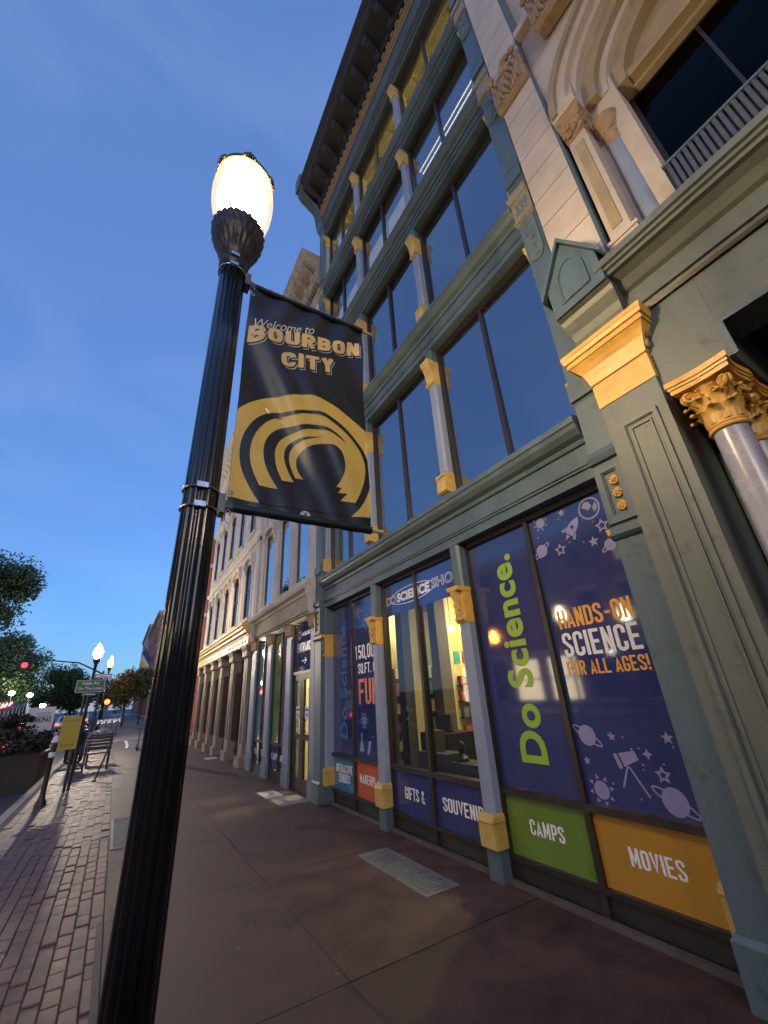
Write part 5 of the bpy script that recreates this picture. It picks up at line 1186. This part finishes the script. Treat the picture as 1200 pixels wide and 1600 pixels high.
# planter, shrub and parking sign
PLW = pm('dark_wood_planter', (.045, .032, .026), .7, .3, 4, .2, dirt=.3)
pt = thing('planter', 'large dark planter box beside the kerb at far left', 'planter', (-1.95, 16, 0))
P('box', PLW, pt, (-2.9, -1.46, 14.8, 14.86, -.15, .62), (-2.9, -1.46, 17.2, 17.26, -.15, .62), (-1.52, -1.46, 14.86, 17.2, -.15, .62), (-2.9, -2.84, 14.86, 17.2, -.15, .62)); P('soil', MORTAR, pt, (-2.84, -1.52, 14.86, 17.2, -.15, .52)); P('rim', PLW, pt, (-2.95, -1.42, 14.77, 14.865, .62, .67), (-2.95, -1.42, 17.19, 17.28, .62, .67), (-1.52, -1.42, 14.865, 17.19, .62, .67))
LEAFS = {}
def leafmat(name, c):
    if name in LEAFS: return LEAFS[name]
    m = pm(name, c, .55, .35, 3, 0); LEAFS[name] = m; return m
def crown(name, parent, mat, c, rad, n, leaf, seed, clumps=14, holes=.0):
    rnd = random.Random(seed); mb = MB(); cs = []
    for q in range(clumps):
        while True:
            p = Vector((rnd.uniform(-1, 1), rnd.uniform(-1, 1), rnd.uniform(-1, 1)))
            if .25 < p.length < 1: break
        cs.append((p, rnd.uniform(.26, .5)))
    for q in range(n):
        p, r = rnd.choice(cs)
        d = Vector((rnd.gauss(0, 1), rnd.gauss(0, 1), rnd.gauss(0, 1))).normalized() * r * rnd.random()**.45
        w = p*.82 + d
        x, y, z = c[0] + w.x*rad[0], c[1] + w.y*rad[1], c[2] + w.z*rad[2]
        a = Vector((rnd.gauss(0, 1), rnd.gauss(0, 1), rnd.gauss(0, .6))).normalized(); b = a.cross(Vector((rnd.gauss(0, 1), rnd.gauss(0, 1), rnd.gauss(0, 1)))).normalized()
        s = leaf*rnd.uniform(.6, 1.3); P0 = Vector((x, y, z))
        n_ = len(mb.v); mb.v += [tuple(P0 - a*s), tuple(P0 + b*s*.45), tuple(P0 + a*s), tuple(P0 - b*s*.45)]; mb.f.append((n_, n_+1, n_+2, n_+3))
    me = bpy.data.meshes.new(name); org = ORG[_root(parent).name]
    me.from_pydata([(x-org[0], y-org[1], z-org[2]) for x, y, z in mb.v], [], mb.f); me.materials.append(mat)
    o = bpy.data.objects.new(name, me); COL.objects.link(o); o.parent = parent
    return o
def tree(label, x, y, h, cz, rad, mat, n, leaf, seed, z0=0, name='street_tree', trunk=.16):
    t = thing(name, label, 'tree', (x, y, z0), 'street trees')
    rnd = random.Random(seed)
    mb = MB().tube([(x, y, z0), (x+.05, y, z0+h*.3), (x-.04, y+.05, cz-rad[2]*.5), (x, y, cz+rad[2]*.4)], [trunk, trunk*.75, trunk*.55, trunk*.2], 9)
    for q in range(7):
        a = rnd.uniform(0, 6.28); zb_ = cz - rad[2]*rnd.uniform(.3, .9)
        mb.tube([(x, y, zb_), (x + rad[0]*.35*math.cos(a), y + rad[1]*.35*math.sin(a), zb_+rad[2]*.35), (x + rad[0]*.75*math.cos(a), y + rad[1]*.75*math.sin(a), zb_+rad[2]*.8)], [trunk*.45, trunk*.28, trunk*.08], 6)
    build(mb, 'trunk', pm('bark', (.05, .038, .03), .9, .3, 8, .4), t, True)
    crown('crown', t, mat, (x, y, cz), rad, n, leaf, seed, 22)
    return t
GRN = leafmat('dark_green_leaf', (.040, .078, .028)); GRN2 = leafmat('mid_green_leaf', (.050, .085, .030)); LAMPLIT = leafmat('lamplit_green_leaf', (.085, .085, .022)); CONI = leafmat('dull_evergreen_leaf', (.032, .038, .026))  # the ochre leaf tone has the orange lamp's light put into its colour
sh_ = thing('evergreen_shrub', 'shaggy dark evergreen shrub growing in the planter at left', 'shrub', (-2.1, 15.6, .5))
crown('foliage', sh_, CONI, (-2.15, 15.6, .95), (.75, .7, .42), 2600, .06, 5, 16); crown('foliage', sh_, CONI, (-2.35, 15.9, 1.5), (.75, .6, .24), 1500, .07, 9, 9)
build(MB().tube([(-2.15, 15.6, .5), (-2.2, 15.65, 1.0), (-2.4, 15.9, 1.6)], [.05, .04, .015], 6), 'stem', pm('bark', (.05, .038, .03)), sh_)
ps = thing('parking_sign', 'white parking sign standing half hidden behind the planter shrub', 'sign', (-1.75, 16.9, 0))
P('panel', pm('parking_white', (.62, .63, .66), .5, .06, 3, .02), ps, (-2.30, -1.63, 17.42, 17.44, 1.03, 1.78)); build(MB().tube([(-1.97, 17.47, -.1), (-1.97, 17.47, 1.75)], .03, 8), 'post', POSTM, ps)
sign_text('PARKING', -2.27, 1.36, .58, .15, 17.417, BRONZE, ps, .03, .2); P('small_print', pm('grey_print', (.25, .3, .38), .5, .1, 4, 0), ps, (-2.1, -1.72, 17.416, 17.418, 1.60, 1.63), (-2.1, -1.72, 17.416, 17.418, 1.53, 1.555))
nb = thing('newspaper_box', 'dark blue newspaper box behind the yellow sign', 'newspaper box', (-.8, 17.3, 0))
BOXB = pm('navy_box_paint', (.018, .028, .09), .45, .2, 6, .1, dirt=.3)
P('cabinet', BOXB, nb, (-.98, -.66, 17.1, 17.5, .38, 1.08)); P('door_window', PANE_D, nb, (-.94, -.70, 17.085, 17.098, .66, 1.0)); P('coin_head', BOXB, nb, (-.90, -.74, 17.15, 17.45, 1.08, 1.18)); P('stand', POSTM, nb, (-.86, -.78, 17.25, 17.35, .04, .38)); P('foot', POSTM, nb, (-.96, -.68, 17.12, 17.48, 0, .04))
def bench(x0, x1, y, label):
    t = thing('bench', label, 'bench', ((x0+x1)/2, y, 0), 'metal benches')
    for q in range(5): P('seat_slat', POSTM, t, (x0, x1, y-.22+q*.10, y-.15+q*.10, .42, .445))
    for q in range(4): P('back_slat', POSTM, t, (x0, x1, y+.26+q*.02, y+.28+q*.02, .52+q*.09, .58+q*.09))
    for x in (x0+.04, x1-.04):
        for yy in (y-.20, y+.25): build(MB().tube([(x, yy, 0), (x, yy, .42)], .02, 6), 'leg', POSTM, t)
        build(MB().tube([(x, y+.25, .42), (x, y+.33, .90)], .018, 6), 'back_post', POSTM, t); build(MB().tube([(x, y-.20, .42), (x, y-.18, .62), (x, y+.26, .64)], .016, 6), 'arm', POSTM, t)
    return t
bench(-.62, .06, 16.6, 'dark slatted metal bench beyond the yellow sign'); bench(-.60, .08, 18.2, 'dark slatted metal bench behind the nearer bench')
HOOP = pm('galvanised_hoop', (.30, .31, .33), .4, .2, 9, .1, metal=.8)
for q in range(3):
    t = thing('bike_rack', ['nearest bike rack hoop beyond the benches', 'middle bike rack hoop beyond the benches', 'farthest bike rack hoop beyond the benches'][q], 'bike rack', (-.35, 20.4 + q*1.3, 0), 'bike rack hoops')
    y_ = 20.4 + q*1.3
    build(MB().tube([(-.70, y_, 0), (-.70, y_, .62)] + [(-.35 - .35*math.cos(a_*math.pi/8), y_, .62 + .25*math.sin(a_*math.pi/8)) for a_ in range(1, 8)] + [(0, y_, .62), (0, y_, 0)], .026, 8), 'hoop', HOOP, t, True)
    for x_ in (-.70, 0): build(MB().lathe((x_, y_, 0), [(.07, 0), (.07, .012)], 10), 'foot_plate', HOOP, t)
t = thing('litter_bin', 'dark slatted litter bin near kerb behind newspaper box', 'bin', (-1.0, 19.3, 0))
for q in range(16):
    a_ = 2*math.pi*q/16; build(MB().tube([(-1.0 + .24*math.cos(a_), 19.3 + .24*math.sin(a_), .06), (-1.0 + .27*math.cos(a_), 19.3 + .27*math.sin(a_), .86)], .022, 5), 'slat', POSTM, t)
build(MB().lathe((-1.0, 19.3, 0), [(.22, .02), (.24, .06), (.21, .08)], 16), 'base', POSTM, t); build(MB().lathe((-1.0, 19.3, 0), [(.28, .86), (.30, .90), (.18, 1.0), (.14, 1.01)], 18), 'lid', POSTM, t, True)
lp = thing('leaning_stake', 'thin dark stake leaning beside a pale plate on bricks', 'stake', (-.18, 13.9, 0)); build(MB().tube([(-.18, 13.9, 0), (-.02, 14.6, .62)], .022, 8), 'rod', POSTM, lp, True); build(MB().lathe((-.18, 13.9, 0), [(.05, 0), (.04, .03)], 10), 'foot', POSTM, lp)
single(MB().box(-.62, -.24, 13.9, 14.03, -.01, .012), 'access_plate', PALE, 'narrow pale access plate set in bricks beside leaning stake', 'plate')
CHR = pm('bright_handlebar', (.65, .65, .66), .25, .1, 9, 0, metal=1)
def bike(x, y, label, rz):
    t = thing('share_bike', label, 'bicycle', (x, y, 0), 'parked share bikes')
    for yy in (-.52, .52):
        w = build(MB().tube([(x, y+yy+.33*math.cos(2*math.pi*q/24), .34+.33*math.sin(2*math.pi*q/24)) for q in range(24)], .022, 6, True), 'wheel', POSTM, t, True)
        build(MB().lathe((x, y+yy, .32), [(.03, 0), (.03, .04)], 8), 'hub', CHR, w)
    build(MB().tube([(x, y-.52, .34), (x, y-.05, .36), (x, y+.38, .72), (x, y+.43, .95)], .02, 6).tube([(x, y-.05, .36), (x, y-.20, .82)], .018, 6).tube([(x, y+.52, .34), (x, y+.40, .85)], .018, 6), 'frame', POSTM, t)
    P('saddle', POSTM, t, (x-.07, x+.07, y-.33, y-.07, .84, .90)); build(MB().tube([(x-.30, y+.28, 1.02), (x-.22, y+.42, 1.04), (x+.22, y+.42, 1.04), (x+.30, y+.28, 1.02)], .018, 6), 'handlebar', CHR, t, True); P('basket', CHR, t, (x-.16, x+.16, y+.50, y+.74, .80, .82), (x-.16, x+.16, y+.73, y+.74, .82, 1.0))
    return t
for q, (x, y) in enumerate(((-.75, 33.5), (-.42, 34.2), (-.12, 34.8), (.20, 35.4))):
    bike(x, y, ['leftmost share bike with bright handlebars beyond the benches', 'second share bike from the kerb in the parked row', 'third share bike from the kerb in the parked row', 'rightmost share bike in the parked row'][q], 0)
sc_ = thing('kick_scooter', 'dark kick scooter standing alone on pavement beyond lamp post', 'scooter', (.95, 21.7, 0))
build(MB().tube([(1.0, 21.62, .12), (1.0, 21.68, .78)], .022, 8), 'stem', POSTM, sc_); build(MB().tube([(.86, 21.68, .79), (1.12, 21.68, .79)], .016, 8), 'handlebar', POSTM, sc_); P('deck', POSTM, sc_, (.93, 1.07, 21.68, 22.3, .09, .13))
for yy in (21.6, 22.36): build(MB().tube([(1.0, yy + .085*math.cos(2*math.pi*q/16), .10 + .085*math.sin(2*math.pi*q/16)) for q in range(16)], .03, 6, True), 'wheel', POSTM, sc_, True)
struct(MB().prof_z([(.60, 23.4), (.70, 23.45), (.80, 26), (.78, 29.4), (.66, 29.4), (.68, 26)], -.031, -.026), 'ramp_marking', line)
# traffic signal
ts = thing('traffic_signal', 'dark mast arm traffic signal showing red over the road', 'traffic light', (-1.5, 45, 0))
build(MB().tube([(-1.5, 45, 0), (-1.5, 45, 4.7)], [.11, .08], 10), 'pole', POSTM, ts, True); build(MB().tube([(-1.5, 45, 4.45), (-3.4, 45, 5.4), (-5.4, 45, 5.62), (-7.4, 45, 5.64)], [.07, .06, .05, .04], 8), 'mast_arm', POSTM, ts, True)
RED = em('red_signal_lens', (1.0, .012, .02), 5); ORL = em('amber_red_signal_lens', (1.0, .07, .01), 5)
for x, z, m_ in ((-6.95, 5.0, RED), (-.78, 1.95, ORL)):
    hd = P('signal_head', POSTM, ts, (x-.17, x+.17, 44.7, 44.9, z-.45, z+.5)) ; 
    build(MB().tube([(x, 44.685, z+.26), (x, 44.68, z+.26)], .20, 14), 'red_lamp', m_, hd)
    for zz in (z, z-.26): build(MB().tube([(x, 44.69, zz), (x, 44.685, zz)], .10, 12), 'dark_lamp', PANE_D, hd)
    for zz in (z+.26, z, z-.26): build(MB().tube([(x + .13*math.cos(q*.35), 44.62, zz+.02+.13*math.sin(q*.35)) for q in range(10)], .012, 4), 'visor', POSTM, hd)
build(MB().tube([(-1.5, 44.95, 2.2), (-.95, 44.85, 2.2)], .03, 6), 'bracket', POSTM, ts)
P('street_name_blade', pm('violet_blade', (.20, .20, .30), .4, .1, 4, 0), ts, (-2.05, -.80, 44.86, 44.88, 4.12, 4.46)); P('blade_stripe', T_WHITE, ts, (-1.95, -.9, 44.855, 44.859, 4.25, 4.33))
# flag on the far facade
fl = thing('facade_flag', 'blue and yellow flag on a pole from the far grey building', 'flag', (3.4, 62, 6))
build(MB().tube([(3.5, 62, 6.0), (1.7, 62, 8.8)], .035, 6), 'pole', POSTM, fl)
def flagpart(u0, u1, mat):
    vs = []; fs = []
    for i in range(7):
        for j in range(5):
            u = u0 + (u1-u0)*i/6; v = j/4
            bx__, bz__ = 1.8 + .9*v, 8.65 - 1.4*v
            vs.append((bx__ - .22*u, 62 + .08*math.sin(u*7+v*3), bz__ - 1.9*u))
    fs = [(i*5+j, i*5+j+1, (i+1)*5+j+1, (i+1)*5+j) for i in range(6) for j in range(4)]
    build(MB().add(vs, fs), 'flag_cloth', mat, fl)
flagpart(0, .45, pm('flag_blue', (.05, .07, .25), .7, .1, 4, 0)); flagpart(.45, .72, pm('flag_cream', (.6, .58, .5), .7, .1, 4, 0)); flagpart(.72, 1, pm('flag_yellow', (.6, .42, .08), .7, .1, 4, 0))
# trees
tree('large tree crown cut by the left picture edge', -14.2, 48, 8, 11.6, (6.2, 5, 4.6), GRN, 24000, .17, 3, -.15, trunk=.3)
tree('dark tree behind the red traffic signal', -11.4, 64, 5, 6.3, (4.4, 4, 4.0), GRN, 16000, .17, 4, -.15, trunk=.25)
tree('dark tree between red signal and green street sign', -7.6, 78, 4, 5.0, (3.6, 3.2, 3.3), GRN2, 12000, .17, 6, -.15, trunk=.22)
tree('smaller dark tree just left of the white lamp', -6.6, 92, 4, 4.4, (3.0, 3, 3.0), GRN, 5000, .26, 8, -.15, trunk=.2)
tree('dark tree low at far left behind neon sign', -15.4, 70, 4, 5.0, (4.4, 3.5, 3.2), GRN, 5000, .28, 12, -.15, trunk=.22)
tree('ochre lit tree beside the orange street lamp', .62, 50.5, 2, 3.55, (1.75, 1.6, 2.25), LAMPLIT, 8000, .12, 10, -.02, trunk=.13)
tree('dark tree against the right hand facades behind lamplit tree', 2.15, 55, 2, 3.9, (1.3, 1.3, 1.7), GRN2, 5000, .12, 11, -.02, trunk=.11)
tree('distant tree closing the street view', -2.6, 118, 4, 5.2, (4.5, 3, 3.6), GRN, 5000, .28, 14, -.15, trunk=.2)
tree('small tree beside brick corner building', 3.05, 27.0, 2.2, 5.6, (.55, .6, .8), GRN2, 2500, .08, 15, -.03, trunk=.05)
# lights and cars on the far side of the street
LTW = em('white_lot_light', (1, .93, .75), 60)
for q, (x, y, z) in enumerate(((-9.75, 60.2, 3.75), (-8.2, 60.2, 3.5), (-6.85, 60.2, 2.4))):
    t = thing('lot_light', ['leftmost bright white light under the far left trees', 'middle bright white light under the far left trees', 'lowest bright white light above the parking sign'][q], 'lamp', (x, y, -.15), 'lights across the street')
    build(MB().tube([(x, y, -.15), (x, y, z)], .06, 8), 'pole', POSTM, t); build(MB().ball((x, y-.05, z), .26, .22, .2), 'lamp_head', LTW, t, True)
ns = thing('neon_sign', 'small red neon squiggle sign glowing at far left', 'neon sign', (-10.2, 60.4, 2.4))
P('backing', POSTM, ns, (-10.9, -9.4, 60.5, 60.56, 2.1, 3.0)); P('stand', POSTM, ns, (-10.2, -10.1, 60.56, 60.66, -.15, 2.9))
NEO = em('red_neon', (1, .06, .05), 22)
build(MB().tube([(-10.8, 60.42, 2.75), (-10.5, 60.42, 2.8), (-10.75, 60.42, 2.5), (-10.45, 60.42, 2.35)], .05, 6).tube([(-10.3, 60.42, 2.4), (-10.2, 60.42, 2.75), (-10.05, 60.42, 2.45), (-9.9, 60.42, 2.8), (-9.8, 60.42, 2.5), (-9.55, 60.42, 2.85)], .06, 6), 'tube', NEO, ns)
def car(x, y, label, paint, heading=0):
    t = thing('parked_car', label, 'car', (x, y, -.15), 'cars parked along the street')
    prof = [(-2.1, .35), (-2.15, .62), (-2.05, .85), (-1.35, .95), (-.75, 1.38), (.75, 1.42), (1.35, 1.02), (2.0, .92), (2.15, .70), (2.12, .35)]
    rings = []
    for s, kx, top in ((-.90, .97, 0), (-.86, 1, 0), (.86, 1, 0), (.90, .97, 0)):
        rings.append([(x + s*(1 if pz < 1.0 else .82), y + py*kx, -.15 + pz) for py, pz in prof])
    build(MB().loft(rings), 'body', paint, t, True)
    gl_ = PANE_D
    for s in (-1, 1):
        P('side_window', gl_, t, (x + s*.80-.02, x + s*.80+.02, y-.75, y+.0, .86, 1.12), (x + s*.80-.02, x + s*.80+.02, y+.06, y+.85, .86, 1.12))
        for yy in (-1.3, 1.32):
            w = build(MB().tube([(x+s*.80, y+yy, .18), (x+s*.93, y+yy, .18)], .33, 18), 'wheel', POSTM, t); build(MB().tube([(x+s*.925, y+yy, .18), (x+s*.945, y+yy, .18)], .19, 14), 'rim', CHR, w)
        P('tail_light', em('tail_light', (1, .05, .04), 3), t, (x + s*.68-.14, x + s*.68+.14, y-2.16, y-2.08, .50, .64)); P('headlight', T_WHITE, t, (x + s*.66-.15, x + s*.66+.15, y+2.08, y+2.16, .50, .62))
    build(MB().loft([[(x-.62, y-1.38, .83), (x+.62, y-1.38, .83), (x+.56, y-.85, 1.19), (x-.56, y-.85, 1.19)], [(x-.62, y-1.34, .84), (x+.62, y-1.34, .84), (x+.56, y-.81, 1.2), (x-.56, y-.81, 1.2)]]), 'rear_window', gl_, t)
    P('bumper', POSTM, t, (x-.8, x+.8, y-2.2, y-2.1, .2, .38)); P('number_plate', T_WHITE, t, (x-.22, x+.22, y-2.175, y-2.16, .46, .57))
    return t
car(-4.0, 24.5, 'red car parked beyond the planter at left edge', pm('red_car_paint', (.30, .012, .03), .25, .1, 4, 0, coat=.6)); car(-3.9, 55, 'pale grey car further along the street beyond the red car', pm('grey_car_paint', (.42, .43, .45), .3, .1, 4, 0, coat=.5)); car(-3.8, 72, 'white car far along the street', pm('white_car_paint', (.6, .6, .6), .3, .1, 4, 0, coat=.5))
